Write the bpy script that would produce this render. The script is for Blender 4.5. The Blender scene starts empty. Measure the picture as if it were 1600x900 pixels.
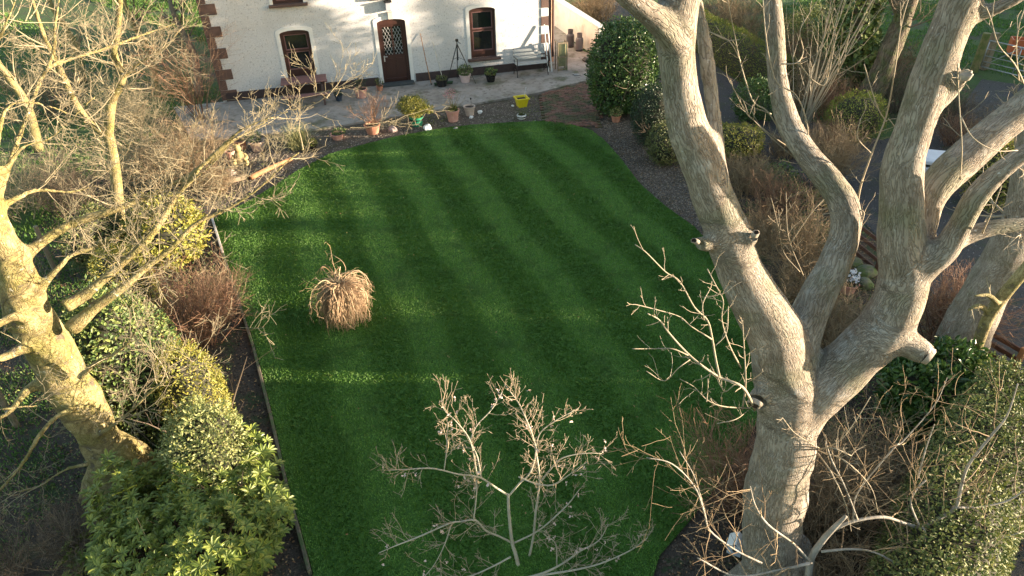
import bpy, math, random
import numpy as np
from mathutils import Vector, Matrix
from mathutils.geometry import tessellate_polygon

random.seed(7)
rng = np.random.default_rng(11)
PI = math.pi
C = bpy.context.scene.collection

# ------------------------------------------------------------------ camera
F_PX, PITCH, ROLL, CAM_H = 1100.0, math.radians(34.4), math.radians(1.8), 8.0
_F = np.array([0, math.cos(PITCH), -math.sin(PITCH)])
_R0 = np.array([1.0, 0, 0]); _U0 = np.cross(_R0, _F)
_R = math.cos(ROLL)*_R0 - math.sin(ROLL)*_U0
_U = math.sin(ROLL)*_R0 + math.cos(ROLL)*_U0
cam_d = bpy.data.cameras.new('camera')
cam_d.sensor_width = 36.0
cam_d.lens = F_PX/1600*36.0
cam_d.clip_start = 0.1; cam_d.clip_end = 3000
cam = bpy.data.objects.new('camera', cam_d); C.objects.link(cam)
cam.matrix_world = Matrix(((_R[0], _U[0], -_F[0], 0), (_R[1], _U[1], -_F[1], 0), (_R[2], _U[2], -_F[2], CAM_H), (0, 0, 0, 1)))
bpy.context.scene.camera = cam

# ------------------------------------------------------------------ sky and sun
SUN_EL, SUN_AZ = math.radians(6.0), math.radians(94)     # azimuth clockwise from +Y
sc = bpy.context.scene
w = bpy.data.worlds.new('World'); sc.world = w; w.use_nodes = True
nt = w.node_tree
sky = nt.nodes.new('ShaderNodeTexSky'); sky.sky_type = 'NISHITA'; sky.sun_disc = False
sky.sun_elevation = SUN_EL; sky.sun_rotation = SUN_AZ
sky.air_density = 1.0; sky.dust_density = 1.0; sky.ozone_density = 0.8
bg = nt.nodes['Background']; bg.inputs['Strength'].default_value = 0.115
nt.links.new(sky.outputs[0], bg.inputs[0])
sd = bpy.data.lights.new('sun', 'SUN'); sd.energy = 5.0; sd.angle = math.radians(0.5); sd.color = (1.0, 0.79, 0.58)
sun = bpy.data.objects.new('sun', sd); C.objects.link(sun)
sv = Vector((math.sin(SUN_AZ)*math.cos(SUN_EL), math.cos(SUN_AZ)*math.cos(SUN_EL), math.sin(SUN_EL)))
sun.rotation_euler = (-sv).to_track_quat('-Z', 'Y').to_euler()
sc.view_settings.view_transform = 'Standard'; sc.view_settings.look = 'None'
sc.view_settings.exposure = 2.42; sc.view_settings.gamma = 1.0
sc.cycles.max_bounces = 6; sc.cycles.transparent_max_bounces = 8

# ------------------------------------------------------------------ survey helpers: where on the ground (or at a known distance) a thing stands
def _ray(px, py): return _F*F_PX + _R*(px-800) + _U*(450-py)
def G(px, py, z=0.0):
    d = _ray(px, py); t = (z-CAM_H)/d[2]; return np.array([0, 0, CAM_H]) + d*t
def Yp(px, py, y):
    d = _ray(px, py); return np.array([0, 0, CAM_H]) + d*y/d[1]
def PXM(p): return F_PX/((np.array(p, float)-np.array([0, 0, CAM_H]))@_F)      # pixels per metre there

# ------------------------------------------------------------------ mesh builder
class MB:
    def __init__(s): s.v = []; s.f = []; s.n = 0
    def add(s, V, F):
        V = np.asarray(V, float).reshape(-1, 3)
        for f in (F if isinstance(F, list) else [F]):
            f = np.asarray(f, int)
            if f.ndim == 1: f = f[None]
            s.f.append(f + s.n)
        s.v.append(V); s.n += len(V); return s
    def box(s, c, d, rz=0, rx=0, ry=0, tp=1.0):
        x, y, z = [k/2 for k in d]
        V = np.array([(-x, -y, -z), (x, -y, -z), (x, y, -z), (-x, y, -z), (-x*tp, -y*tp, z), (x*tp, -y*tp, z), (x*tp, y*tp, z), (-x*tp, y*tp, z)])
        if rz or rx or ry:
            m = np.array(Matrix.Rotation(rz, 3, 'Z') @ Matrix.Rotation(ry, 3, 'Y') @ Matrix.Rotation(rx, 3, 'X')); V = V@m.T
        return s.add(V + np.array(c), [np.array([(0, 3, 2, 1), (4, 5, 6, 7), (0, 1, 5, 4), (1, 2, 6, 5), (2, 3, 7, 6), (3, 0, 4, 7)])])
    def bbox(s, c, d, b=0.01, rz=0, rx=0, ry=0):
        # box with chamfered edges: 24 verts
        x, y, z = [k/2 for k in d]; b = min(b, x*.45, y*.45, z*.45); bm = []
        V = []
        for sx in (-1, 1):
            for sy in (-1, 1):
                for sz in (-1, 1):
                    V += [(sx*x, sy*(y-b), sz*(z-b)), (sx*(x-b), sy*y, sz*(z-b)), (sx*(x-b), sy*(y-b), sz*z)]
        V = np.array(V)
        idx = lambda sx, sy, sz, k: ((sx > 0)*4+(sy > 0)*2+(sz > 0))*3+k
        q = []; t = []
        for sg in (-1, 1):
            q.append([idx(sg, a, c2, 0) for a, c2 in ((-1, -1), (1, -1), (1, 1), (-1, 1))][::sg])
            q.append([idx(a, sg, c2, 1) for a, c2 in ((-1, -1), (1, -1), (1, 1), (-1, 1))][::-sg])
            q.append([idx(a, c2, sg, 2) for a, c2 in ((-1, -1), (1, -1), (1, 1), (-1, 1))][::sg])
            for sh in (-1, 1):
                q.append([idx(-1, sg, sh, 1), idx(1, sg, sh, 1), idx(1, sg, sh, 2), idx(-1, sg, sh, 2)][::sg*sh])
                q.append([idx(sg, -1, sh, 0), idx(sg, 1, sh, 0), idx(sg, 1, sh, 2), idx(sg, -1, sh, 2)][::-sg*sh])
                q.append([idx(sg, sh, -1, 0), idx(sg, sh, 1, 0), idx(sg, sh, 1, 1), idx(sg, sh, -1, 1)][::sg*sh])
        for sx in (-1, 1):
            for sy in (-1, 1):
                for sz in (-1, 1): t.append([idx(sx, sy, sz, k) for k in (0, 1, 2)][::sx*sy*sz])
        if rz or rx or ry:
            m = np.array(Matrix.Rotation(rz, 3, 'Z') @ Matrix.Rotation(ry, 3, 'Y') @ Matrix.Rotation(rx, 3, 'X')); V = V@m.T
        return s.add(V + np.array(c), [np.array(q), np.array(t)])
    def tube(s, P, R, n=8, cap=True):
        P = np.asarray(P, float); R = np.asarray(R, float)*np.ones(len(P))
        V, Q = tubes(P[None], R[None], n)
        fs = [Q]
        if cap: fs += [np.arange(n)[::-1], np.arange(n) + (len(P)-1)*n]
        return s.add(V, fs)
    def lathe(s, prof, n=20, c=(0, 0, 0), cap=True):
        a = np.arange(n)/n*2*PI; V = []
        for r, z in prof: V.append(np.stack([r*np.cos(a), r*np.sin(a), np.full(n, z)], 1))
        V = np.concatenate(V) + np.array(c); m = len(prof)
        i = np.arange(n); j = (i+1) % n; Q = np.concatenate([np.stack([k*n+i, k*n+j, (k+1)*n+j, (k+1)*n+i], 1) for k in range(m-1)])
        fs = [Q]
        if cap: fs += [np.arange(n)[::-1], np.arange(n)+(m-1)*n]
        return s.add(V, fs)
    def prism(s, poly, z0, z1):
        n = len(poly); V = [(p[0], p[1], z0) for p in poly] + [(p[0], p[1], z1) for p in poly]
        i = np.arange(n); j = (i+1) % n
        tr = np.array(tessellate_polygon([[Vector((p[0], p[1], 0)) for p in poly]]))
        a = np.array([poly[k] for k in tr[0]]); sg = np.cross(a[1]-a[0], a[2]-a[0])
        top = tr if sg > 0 else tr[:, ::-1]
        return s.add(V, [np.stack([i, j, j+n, i+n], 1), top + n, top[:, ::-1]])
    def build(s, name, mat, parent=None, smooth=False, **props):
        me = bpy.data.meshes.new(name)
        V = np.concatenate(s.v); me.vertices.add(len(V)); me.vertices.foreach_set('co', V.astype(np.float32).ravel())
        L = np.concatenate([f.ravel() for f in s.f]); tot = np.concatenate([np.full(len(f), f.shape[1]) for f in s.f])
        me.loops.add(len(L)); me.loops.foreach_set('vertex_index', L.astype(np.int32))
        me.polygons.add(len(tot)); st = np.concatenate([[0], np.cumsum(tot)[:-1]])
        me.polygons.foreach_set('loop_start', st.astype(np.int32)); me.polygons.foreach_set('loop_total', tot.astype(np.int32))
        me.update(calc_edges=True)
        me.polygons.foreach_set('use_smooth', np.full(len(tot), smooth))
        me.materials.append(mat)
        o = bpy.data.objects.new(name, me); C.objects.link(o)
        if parent: o.parent = parent
        for k, v in props.items(): o[k] = v
        return o

def nrm(a): return a/np.maximum(np.linalg.norm(a, axis=-1, keepdims=True), 1e-9)
def tubes(P, R, n):
    N, S, _ = P.shape
    T = nrm(np.gradient(P, axis=1))
    ref = np.where(np.abs(T[:, 0, 2:3]) > .8, np.array([[1., 0, 0]]), np.array([[0., 0, 1]]))
    u = nrm(np.cross(T[:, 0], ref)); a = np.arange(n)/n*2*PI; ca, sa = np.cos(a), np.sin(a); out = []
    for k in range(S):
        u = nrm(u - T[:, k]*np.sum(u*T[:, k], 1, keepdims=True)); v = np.cross(T[:, k], u)
        out.append(P[:, k, None] + R[:, k, None, None]*(ca[None, :, None]*u[:, None] + sa[None, :, None]*v[:, None]))
    V = np.stack(out, 1).reshape(-1, 3)
    b = (np.arange(N)*S*n)[:, None, None] + (np.arange(S-1)*n)[None, :, None]; i = np.arange(n)[None, None]; j = (i+1) % n
    Q = np.stack([b+i, b+j, b+n+j, b+n+i], -1).reshape(-1, 4)
    return V, Q
def smoothline(pts, k=6):
    P = np.array(pts, float)
    if len(P) < 3: return np.linspace(P[0], P[-1], k+1)
    Q = np.vstack([2*P[0]-P[1], P, 2*P[-1]-P[-2]]); out = []
    for i in range(1, len(Q)-2):
        for t in np.arange(k)/k:
            a, b, c, d = Q[i-1], Q[i], Q[i+1], Q[i+2]
            out.append(.5*((2*b)+(-a+c)*t+(2*a-5*b+4*c-d)*t*t+(-a+3*b-3*c+d)*t**3))
    out.append(P[-1]); return np.array(out)

# vectorised growth of bare branches
def grow(P0, D0, L, R, steps=4, wig=.15, trop=(0, 0, .05), taper=.16):
    N = len(P0); P = P0.copy(); D = nrm(D0); pts = [P]; L = np.ones(N)*L; R = np.ones(N)*R; tr = np.array(trop)
    for _ in range(steps):
        D = nrm(D + rng.normal(0, wig, (N, 3)) + tr); P = P + D*(L/steps)[:, None]; pts.append(P)
    P = np.stack(pts, 1); t = np.linspace(0, 1, steps+1)
    return P, R[:, None]*(1-(1-taper)*t)[None]
def kids(P, R, n, t0=.25, t1=1., ang=.8, rf=.6, spread=.25, bias=None):
    N, S, _ = P.shape; t = rng.uniform(t0, t1, (N, n))*(S-1); i = np.minimum(t.astype(int), S-2); f = (t-i)[..., None]
    a = np.arange(N)[:, None]; p = P[a, i]*(1-f)+P[a, i+1]*f; T = nrm(P[a, i+1]-P[a, i]); r = R[a, i]*(1-f[..., 0])+R[a, i+1]*f[..., 0]
    q = nrm(np.cross(T, nrm(rng.normal(size=(N, n, 3)))+ (0 if bias is None else np.array(bias)*0)))
    if bias is not None: q = nrm(q + np.array(bias))
    an = ang + rng.normal(0, spread, (N, n))
    D = np.cos(an)[..., None]*T + np.sin(an)[..., None]*q
    return p.reshape(-1, 3), D.reshape(-1, 3), (r*rf).reshape(-1)
def twiggery(mb, P0, D0, L, R, spec, rmin=.0021):
    """spec: list of (children, length, ang, steps, wig, trop, sides). Adds tubes for every level."""
    P, Rr = grow(P0, D0, L, R, *spec[0][:3]); V, Q = tubes(P, np.maximum(Rr, rmin), spec[0][3]); mb.add(V, Q)
    for n, ln, ang, steps, wig, trop, sides in spec[1:]:
        p, d, r = kids(P, Rr, n, .2, 1., ang)
        l = ln*rng.uniform(.55, 1.2, len(p))
        P, Rr = grow(p, d, l, r, steps, wig, trop); V, Q = tubes(P, np.maximum(Rr, rmin), sides); mb.add(V, Q)
    return P, Rr

# leaves: folded diamonds, position, direction along the leaf, outward normal
def leaves(mb, P, D, Nn, ln, wd, fold=.25, six=False):
    N = len(P); D = nrm(D); Nn = nrm(Nn - D*np.sum(Nn*D, 1, keepdims=True)); S = np.cross(D, Nn)
    ln = (np.ones(N)*ln)[:, None]; wd = (np.ones(N)*wd)[:, None]
    if six:
        V = np.stack([P, P+D*ln*.35-S*wd*.5+Nn*wd*fold, P+D*ln*.75-S*wd*.4+Nn*wd*fold*.6, P+D*ln-Nn*ln*.12, P+D*ln*.75+S*wd*.4+Nn*wd*fold*.6, P+D*ln*.35+S*wd*.5+Nn*wd*fold], 1).reshape(-1, 3)
        b = np.arange(N)[:, None]*6; mb.add(V, [np.concatenate([b+np.array([0, 3, 2, 1]), b+np.array([0, 5, 4, 3])])])
    else:
        V = np.stack([P, P+D*ln*.5-S*wd*.5+Nn*wd*fold, P+D*ln, P+D*ln*.5+S*wd*.5+Nn*wd*fold], 1).reshape(-1, 3)
        b = np.arange(N)[:, None]*4; mb.add(V, [np.concatenate([b+np.array([0, 2, 1]), b+np.array([0, 3, 2])])])

# ------------------------------------------------------------------ objects
_used = {}
def thing(name, label, cat, loc=(0, 0, 0), rz=0, group=None):
    o = bpy.data.objects.new(name, None); C.objects.link(o); o.empty_display_size = .1
    o.location = tuple(float(v) for v in loc); o.rotation_euler = (0, 0, rz); o['label'] = label; o['category'] = cat
    if group: o['group'] = group
    return o
def tag(o, label, cat, group=None, kind=None):
    o['label'] = label; o['category'] = cat
    if group: o['group'] = group
    if kind: o['kind'] = kind
    return o

# ------------------------------------------------------------------ materials
def _n(nt, t, **kw):
    n = nt.nodes.new(t)
    for k, v in kw.items():
        if k in n.inputs: n.inputs[k].default_value = v
        else: setattr(n, k, v)
    return n
def M(name, cols, scale=3, rough=.8, bump=0, bscale=30, metal=0, isl=0, trans=0, world=False, attr=None, stretch=None, spec=.5, detail=6, patch=None, bdist=.01, contrast=None):
    m = bpy.data.materials.new(name); m.use_nodes = True; nt = m.node_tree; L = nt.links
    b = nt.nodes['Principled BSDF']; b.inputs['Roughness'].default_value = rough; b.inputs['Metallic'].default_value = metal
    b.inputs['Specular IOR Level'].default_value = spec
    if attr: co = _n(nt, 'ShaderNodeAttribute', attribute_name=attr).outputs['Vector']
    elif world: co = _n(nt, 'ShaderNodeNewGeometry').outputs['Position']
    else: co = _n(nt, 'ShaderNodeTexCoord').outputs['Object']
    if stretch:
        mp = _n(nt, 'ShaderNodeMapping'); mp.inputs['Scale'].default_value = stretch; L.new(co, mp.inputs[0]); cs = mp.outputs[0]
    else: cs = co
    no = _n(nt, 'ShaderNodeTexNoise', Scale=scale, Detail=detail, Roughness=.6); L.new(cs, no.inputs['Vector'])
    fac = no.outputs['Fac']
    if isl:
        g = _n(nt, 'ShaderNodeNewGeometry'); mx = _n(nt, 'ShaderNodeMix'); mx.inputs[0].default_value = isl
        L.new(fac, mx.inputs[2]); L.new(g.outputs['Random Per Island'], mx.inputs[3]); fac = mx.outputs[0]
    cr = _n(nt, 'ShaderNodeValToRGB'); el = cr.color_ramp.elements
    n = len(cols); lo, hi = contrast or ((.3, .7) if isl < .5 else (.05, .95))
    while len(el) < n: el.new(.5)
    for i, c in enumerate(cols):
        el[i].position = lo+(hi-lo)*i/max(1, n-1); el[i].color = (*c, 1)
    L.new(fac, cr.inputs[0]); col = cr.outputs[0]
    if patch:                                            # (colour, scale, threshold, softness)
        for pc, ps, pt, pw in patch:
            pn = _n(nt, 'ShaderNodeTexNoise', Scale=ps, Detail=5, Roughness=.65); L.new(co, pn.inputs['Vector'])
            mr = _n(nt, 'ShaderNodeMapRange'); mr.inputs[1].default_value = pt-pw; mr.inputs[2].default_value = pt+pw; L.new(pn.outputs['Fac'], mr.inputs[0])
            mx = _n(nt, 'ShaderNodeMix', data_type='RGBA'); mx.inputs[7].default_value = (*pc, 1); L.new(mr.outputs[0], mx.inputs[0]); L.new(col, mx.inputs[6]); col = mx.outputs[2]
    L.new(col, b.inputs['Base Color'])
    if bump:
        bn = _n(nt, 'ShaderNodeTexNoise', Scale=bscale, Detail=4, Roughness=.65); L.new(cs, bn.inputs['Vector'])
        bp = _n(nt, 'ShaderNodeBump', Strength=bump, Distance=bdist); L.new(bn.outputs['Fac'], bp.inputs['Height']); L.new(bp.outputs[0], b.inputs['Normal'])
    if trans:
        tr = _n(nt, 'ShaderNodeBsdfTranslucent'); L.new(col, tr.inputs['Color']); ms = _n(nt, 'ShaderNodeMixShader'); ms.inputs[0].default_value = trans
        L.new(b.outputs[0], ms.inputs[1]); L.new(tr.outputs[0], ms.inputs[2]); L.new(ms.outputs[0], nt.nodes['Material Output'].inputs[0])
    return m
def Mbark(name, cols, patches, fs=14, depth=.03, stretch=.22, fine=60):
    """bark with furrows running along the limb; 'bark' holds limb-local coordinates"""
    m = M(name, cols, scale=7, rough=.9, attr='bark', patch=patches, spec=.25, stretch=(1, 1, .5)); nt = m.node_tree; L = nt.links
    b = nt.nodes['Principled BSDF']; at = _n(nt, 'ShaderNodeAttribute', attribute_name='bark')
    mp = _n(nt, 'ShaderNodeMapping'); mp.inputs['Scale'].default_value = (fs, fs, fs*stretch)
    ds = _n(nt, 'ShaderNodeTexNoise', Scale=3.5, Detail=3); L.new(at.outputs['Vector'], ds.inputs['Vector'])
    av = _n(nt, 'ShaderNodeVectorMath', operation='MULTIPLY_ADD'); av.inputs[1].default_value = (.09, .09, .09); L.new(ds.outputs['Color'], av.inputs[0]); L.new(at.outputs['Vector'], av.inputs[2])
    L.new(av.outputs[0], mp.inputs[0])
    vo = _n(nt, 'ShaderNodeTexNoise', Scale=1.0, Detail=2.5, Roughness=.55); L.new(mp.outputs[0], vo.inputs['Vector'])
    sb = _n(nt, 'ShaderNodeMath', operation='SUBTRACT'); sb.inputs[1].default_value = .5; L.new(vo.outputs['Fac'], sb.inputs[0])
    ab = _n(nt, 'ShaderNodeMath', operation='ABSOLUTE'); L.new(sb.outputs[0], ab.inputs[0])
    mr = _n(nt, 'ShaderNodeMapRange'); mr.inputs[1].default_value = 0; mr.inputs[2].default_value = .085; L.new(ab.outputs[0], mr.inputs[0])
    fn = _n(nt, 'ShaderNodeTexNoise', Scale=fine, Detail=4); L.new(at.outputs['Vector'], fn.inputs['Vector'])
    ad = _n(nt, 'ShaderNodeMath', operation='MULTIPLY_ADD'); ad.inputs[1].default_value = .35; L.new(fn.outputs['Fac'], ad.inputs[0]); L.new(mr.outputs[0], ad.inputs[2])
    bp = _n(nt, 'ShaderNodeBump', Strength=.9, Distance=depth); L.new(ad.outputs[0], bp.inputs['Height']); L.new(bp.outputs[0], b.inputs['Normal'])
    src = b.inputs['Base Color'].links[0].from_socket; mx = _n(nt, 'ShaderNodeMix', data_type='RGBA', blend_type='MULTIPLY'); mx.inputs[0].default_value = 1
    c2 = _n(nt, 'ShaderNodeValToRGB'); c2.color_ramp.elements[0].color = (.60, .56, .52, 1); c2.color_ramp.elements[1].color = (1, 1, 1, 1); c2.color_ramp.elements[1].position = .55
    L.new(mr.outputs[0], c2.inputs[0]); L.new(src, mx.inputs[6]); L.new(c2.outputs[0], mx.inputs[7]); L.new(mx.outputs[2], b.inputs['Base Color'])
    return m

BARK_A = Mbark('ash_bark', [(.18, .155, .125), (.26, .23, .19), (.34, .31, .265)], [((.44, .44, .42), 34, .65, .03), ((.36, .36, .34), 2.3, .64, .06), ((.19, .19, .13), 1.6, .60, .10)], fs=46, depth=.010, stretch=.15)
BARK_B = Mbark('mossy_bark', [(.14, .11, .055), (.25, .21, .10), (.35, .30, .16)], [((.17, .16, .045), 3, .54, .10), ((.12, .10, .07), 6, .60, .06), ((.46, .46, .38), 14, .66, .04)], fs=26, depth=.007, stretch=.5)
BARK_C = Mbark('dark_bark', [(.10, .08, .06), (.18, .15, .11)], [((.10, .12, .05), 3, .55, .1)], fs=12)
TWIG_Y = M('twig_yellow', [(.12, .10, .06), (.30, .26, .17), (.19, .17, .11)], 4, .8, isl=.6, world=True, spec=.3)
TWIG_G = M('twig_grey', [(.20, .17, .12), (.36, .31, .23)], 4, .8, isl=.5, world=True, spec=.3)
TWIG_T = M('twig_tan', [(.13, .09, .055), (.33, .25, .15)], 4, .8, isl=.7, world=True, spec=.3)
TWIG_R = M('twig_russet', [(.09, .05, .035), (.22, .12, .075), (.29, .21, .13)], 4, .8, isl=.7, world=True, spec=.3)
TWIG_D = M('twig_dull', [(.06, .047, .035), (.18, .14, .10)], 4, .85, isl=.7, world=True, spec=.3)
LEAF_LAUREL = M('leaf_laurel', [(.020, .055, .014), (.055, .11, .022), (.10, .16, .03)], 3, .38, isl=.7, trans=.12, world=True)
LEAF_DARK = M('leaf_dark', [(.012, .03, .012), (.03, .06, .018)], 3, .5, isl=.7, trans=.1, world=True)
LEAF_RHODO = M('leaf_rhododendron', [(.06, .10, .015), (.14, .19, .03), (.24, .27, .05)], 3, .45, isl=.75, trans=.12, world=True)
LEAF_GOLD = M('leaf_golden', [(.10, .13, .02), (.22, .22, .035), (.32, .27, .05)], 4, .55, isl=.7, trans=.2, world=True)
LEAF_VARI = M('leaf_variegated', [(.08, .12, .03), (.22, .25, .08), (.42, .42, .19)], 4, .5, isl=.85, trans=.18, world=True)
LEAF_OLIVE = M('leaf_olive', [(.045, .07, .02), (.10, .12, .03), (.16, .15, .05)], 4, .6, isl=.7, trans=.15, world=True)
LEAF_HEDGE = M('leaf_hedge', [(.04, .075, .015), (.12, .15, .035), (.27, .28, .09)], 5, .62, isl=.85, trans=.15, world=True)
LEAF_IVY = M('leaf_ivy', [(.025, .06, .015), (.08, .13, .03), (.22, .25, .07)], 5, .58, isl=.8, trans=.1, world=True)
LEAF_DEAD = M('leaf_dead', [(.16, .07, .03), (.28, .16, .07), (.36, .25, .12)], 5, .8, isl=.85, trans=.1, world=True)
LEAF_MOSS = M('leaf_moss', [(.07, .11, .015), (.16, .20, .025), (.26, .26, .045)], 5, .8, isl=.7, trans=.15, world=True)
GRASS_ROUGH = M('grass_rough', [(.045, .12, .018), (.09, .20, .03), (.17, .25, .05)], 2, .6, isl=.6, trans=.25, world=True)
WHITE = M('white_paint', [(.72, .72, .70), (.80, .80, .78)], 4, .6, bump=.1, bscale=40)
REDWOOD = M('red_brown_paint', [(.032, .012, .009), (.052, .018, .013)], 6, .45, bump=.15, bscale=50, stretch=(1, 1, .2))
PINKWOOD = M('faded_red_stain', [(.13, .06, .06), (.20, .105, .10)], 8, .7, bump=.2, bscale=40, stretch=(.15, 1, 1))
BLACKM = M('black_metal', [(.02, .02, .02), (.035, .035, .035)], 8, .4, metal=.3)
TERRA = M('terracotta', [(.36, .15, .09), (.46, .22, .14)], 9, .85, bump=.1, bscale=60, patch=[((.5, .42, .36), 5, .66, .06)])
PINKPOT = M('pink_terracotta', [(.50, .24, .19), (.60, .32, .26)], 9, .8, patch=[((.55, .46, .4), 5, .64, .06)])
BUFFPOT = M('buff_clay', [(.42, .32, .26), (.52, .42, .35)], 9, .85)
GREENPOT = M('green_plastic', [(.015, .18, .10), (.02, .25, .14)], 9, .45)
YELPOT = M('yellow_plastic', [(.65, .50, .01), (.75, .60, .02)], 9, .45)
BLUEPOT = M('blue_glaze', [(.02, .03, .05), (.04, .06, .09)], 9, .25)
BLACKPOT = M('black_plastic', [(.01, .01, .012), (.02, .02, .02)], 9, .25)
SOIL = M('potting_soil', [(.02, .014, .01), (.06, .042, .03)], 25, .95, bump=.8, bscale=40)
STONE = M('pale_stone', [(.30, .27, .24), (.50, .47, .43)], 12, .9, bump=.5, bscale=25)
WHITESTONE = M('white_stone', [(.60, .58, .55), (.78, .77, .74)], 9, .8, bump=.4, bscale=25)
GLASS = M('dark_glass', [(.008, .01, .012), (.02, .022, .02)], 2, .06, spec=.8)
LEAD = M('lead_came', [(.45, .46, .46), (.58, .58, .57)], 9, .5)
BRICKM = M('brick_red', [(.09, .04, .03), (.17, .075, .05), (.21, .12, .09)], 9, .9, bump=.5, bscale=50, world=True, patch=[((.06, .07, .025), 2, .52, .08), ((.05, .035, .025), 7, .58, .06)])
QUOINM = M('quoin_brown', [(.075, .045, .038), (.12, .072, .058)], 6, .85, bump=.4, bscale=50)
PLINTHM = M('plinth_paint', [(.035, .022, .022), (.06, .04, .038)], 6, .8, bump=.3, bscale=40)
WOODY = M('weathered_wood', [(.16, .12, .08), (.28, .22, .15)], 10, .85, bump=.4, bscale=40, stretch=(1, 1, .2), patch=[((.10, .12, .05), 4, .58, .08)])
WOODO = M('orange_log', [(.24, .11, .05), (.38, .20, .09)], 8, .8, bump=.4, bscale=30)
GALV = M('galvanised_steel', [(.34, .36, .38), (.48, .5, .52)], 20, .45, metal=.6)
CONC = M('concrete_patio', [(.19, .17, .15), (.27, .25, .225), (.33, .31, .29)], 1.6, .9, bump=.3, bscale=60, world=True, patch=[((.10, .105, .06), 1.3, .60, .06), ((.14, .12, .10), 7, .60, .08), ((.40, .38, .36), 30, .68, .03)])
TARM = M('gravel_tarmac', [(.035, .032, .031), (.085, .079, .077)], 60, .9, bump=.9, bscale=90, world=True, patch=[((.05, .06, .03), 2, .60, .07), ((.17, .16, .16), 70, .63, .03)], bdist=.02)
GRAV = M('gravel_bed', [(.055, .042, .031), (.14, .11, .085)], 45, .95, bump=1, bscale=70, world=True, patch=[((.05, .045, .02), 2.2, .57, .08)], bdist=.03)
SOILG = M('garden_soil', [(.035, .026, .019), (.095, .072, .053)], 30, .95, bump=1, bscale=50, world=True, patch=[((.04, .06, .02), 2.0, .58, .06)], bdist=.03)
GROUND = M('meadow', [(.035, .075, .015), (.06, .11, .022)], 1.5, .95, bump=.8, bscale=20, world=True, patch=[((.055, .042, .032), .8, .58, .07)], bdist=.05)

# ------------------------------------------------------------------ the ground
def sheet(name, poly, z, mat, thick=0, **kw):
    mb = MB()
    if thick: mb.prism(poly, z-thick, z)
    else:
        tr = np.array(tessellate_polygon([[Vector((p[0], p[1], 0)) for p in poly]])); a = np.array([poly[k][:2] for k in tr[0]])
        if np.cross(a[1]-a[0], a[2]-a[0]) < 0: tr = tr[:, ::-1]
        mb.add([(p[0], p[1], z) for p in poly], tr)
    o = mb.build(name, mat); o['kind'] = 'structure'
    for k, v in kw.items(): o[k] = v
    return o
mb = MB(); g = 1200
mb.add([(-g, -g, 0), (g, -g, 0), (g, g, 0), (-g, g, 0)], np.array([0, 1, 2, 3])); o = mb.build('ground', GROUND); o['kind'] = 'structure'
sheet('garden_soil', [(-8.6, 3), (6.3, 3), (8, 8), (8.2, 11), (8, 14.5), (6.4, 19.5), (5.9, 24.6), (3.2, 25), (-9.8, 22.5), (-11.5, 16)], .006, SOILG)
LAWN = [G(*p)[:2] for p in [(335, 345), (352, 400), (372, 460), (400, 545), (427, 650), (452, 760), (490, 898)]] + [(-2.3, 4.2), (1.2, 4.2)] + \
       [G(*p)[:2] for p in [(1030, 870), (1080, 812), (1125, 755), (1165, 700), (1190, 640), (1192, 560), (1172, 490), (1140, 425), (1110, 385), (1085, 357), (1040, 325), (1000, 290), (970, 250), (945, 222), (925, 206), (890, 196), (850, 191), (800, 193), (740, 197), (700, 201), (620, 215), (560, 230), (515, 243), (470, 266), (425, 295), (380, 322), (345, 338)]]
LAWN = [tuple(p) for p in LAWN]
sheet('gravel_bed', [tuple(G(*p)[:2]) for p in [(325, 350), (300, 260), (390, 212), (500, 203), (620, 184), (740, 164), (840, 147), (850, 192), (930, 200), (932, 150), (1000, 190), (1130, 330), (1180, 440), (1000, 420), (600, 420)]], .010, GRAV)
lw = sheet('lawn', LAWN, .045, M('lawn_turf', [(.030, .085, .008), (.052, .125, .011)], 12, .95, bump=.8, bscale=60, world=True), thick=.06)
patio = [tuple(G(*p)[:2]) for p in [(300, 222), (380, 215), (500, 204), (620, 185), (740, 165), (840, 148), (945, 121), (935, 92), (905, 80), (874, 38)]] + [(1.2, 36), (-.2, 36), (1.61, 25.81), (-9.47, 23.17), (-11, 22.8)]
sheet('patio', patio, .07, CONC, thick=.09)
DRIVE = [(4.6, 2.4), (6.0, 5.0), (7.6, 7.9), (8.2, 11.5), (7.9, 14.8), (6.3, 19.5), (5.9, 24), (5.0, 29), (3.6, 36), (6.5, 37), (7.3, 28), (7.9, 24), (8.5, 20.6), (10.5, 18.4), (13.5, 20.2), (16.0, 23.2), (18.2, 21.6), (15, 17.5), (12.2, 14), (11.2, 9), (10, 2)]
sheet('driveway', DRIVE, .014, TARM)

def inpoly(P, poly):
    poly = np.array(poly); x, y = P[:, 0], P[:, 1]; c = np.zeros(len(P), bool); j = len(poly)-1
    for i in range(len(poly)):
        xi, yi = poly[i]; xj, yj = poly[j]
        c ^= ((yi > y) != (yj > y)) & (x < (xj-xi)*(y-yi)/(yj-yi+1e-12)+xi); j = i
    return c
def scatter(poly, n):
    p = np.array(poly); lo, hi = p.min(0), p.max(0); a = rng.uniform(lo, hi, (int(n), 2)); return a[inpoly(a, poly)]
def vnoise(x, y, s, seed=0):
    r = np.random.default_rng(seed); T = r.random((64, 64)); X, Y = x*s+100, y*s+100; i, j = np.floor(X).astype(int), np.floor(Y).astype(int)
    f, h = X-i, Y-j; f = f*f*(3-2*f); h = h*h*(3-2*h); t = lambda a, b: T[a % 64, b % 64]
    return (t(i, j)*(1-f)+t(i+1, j)*f)*(1-h)+(t(i, j+1)*(1-f)+t(i+1, j+1)*f)*h

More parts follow.
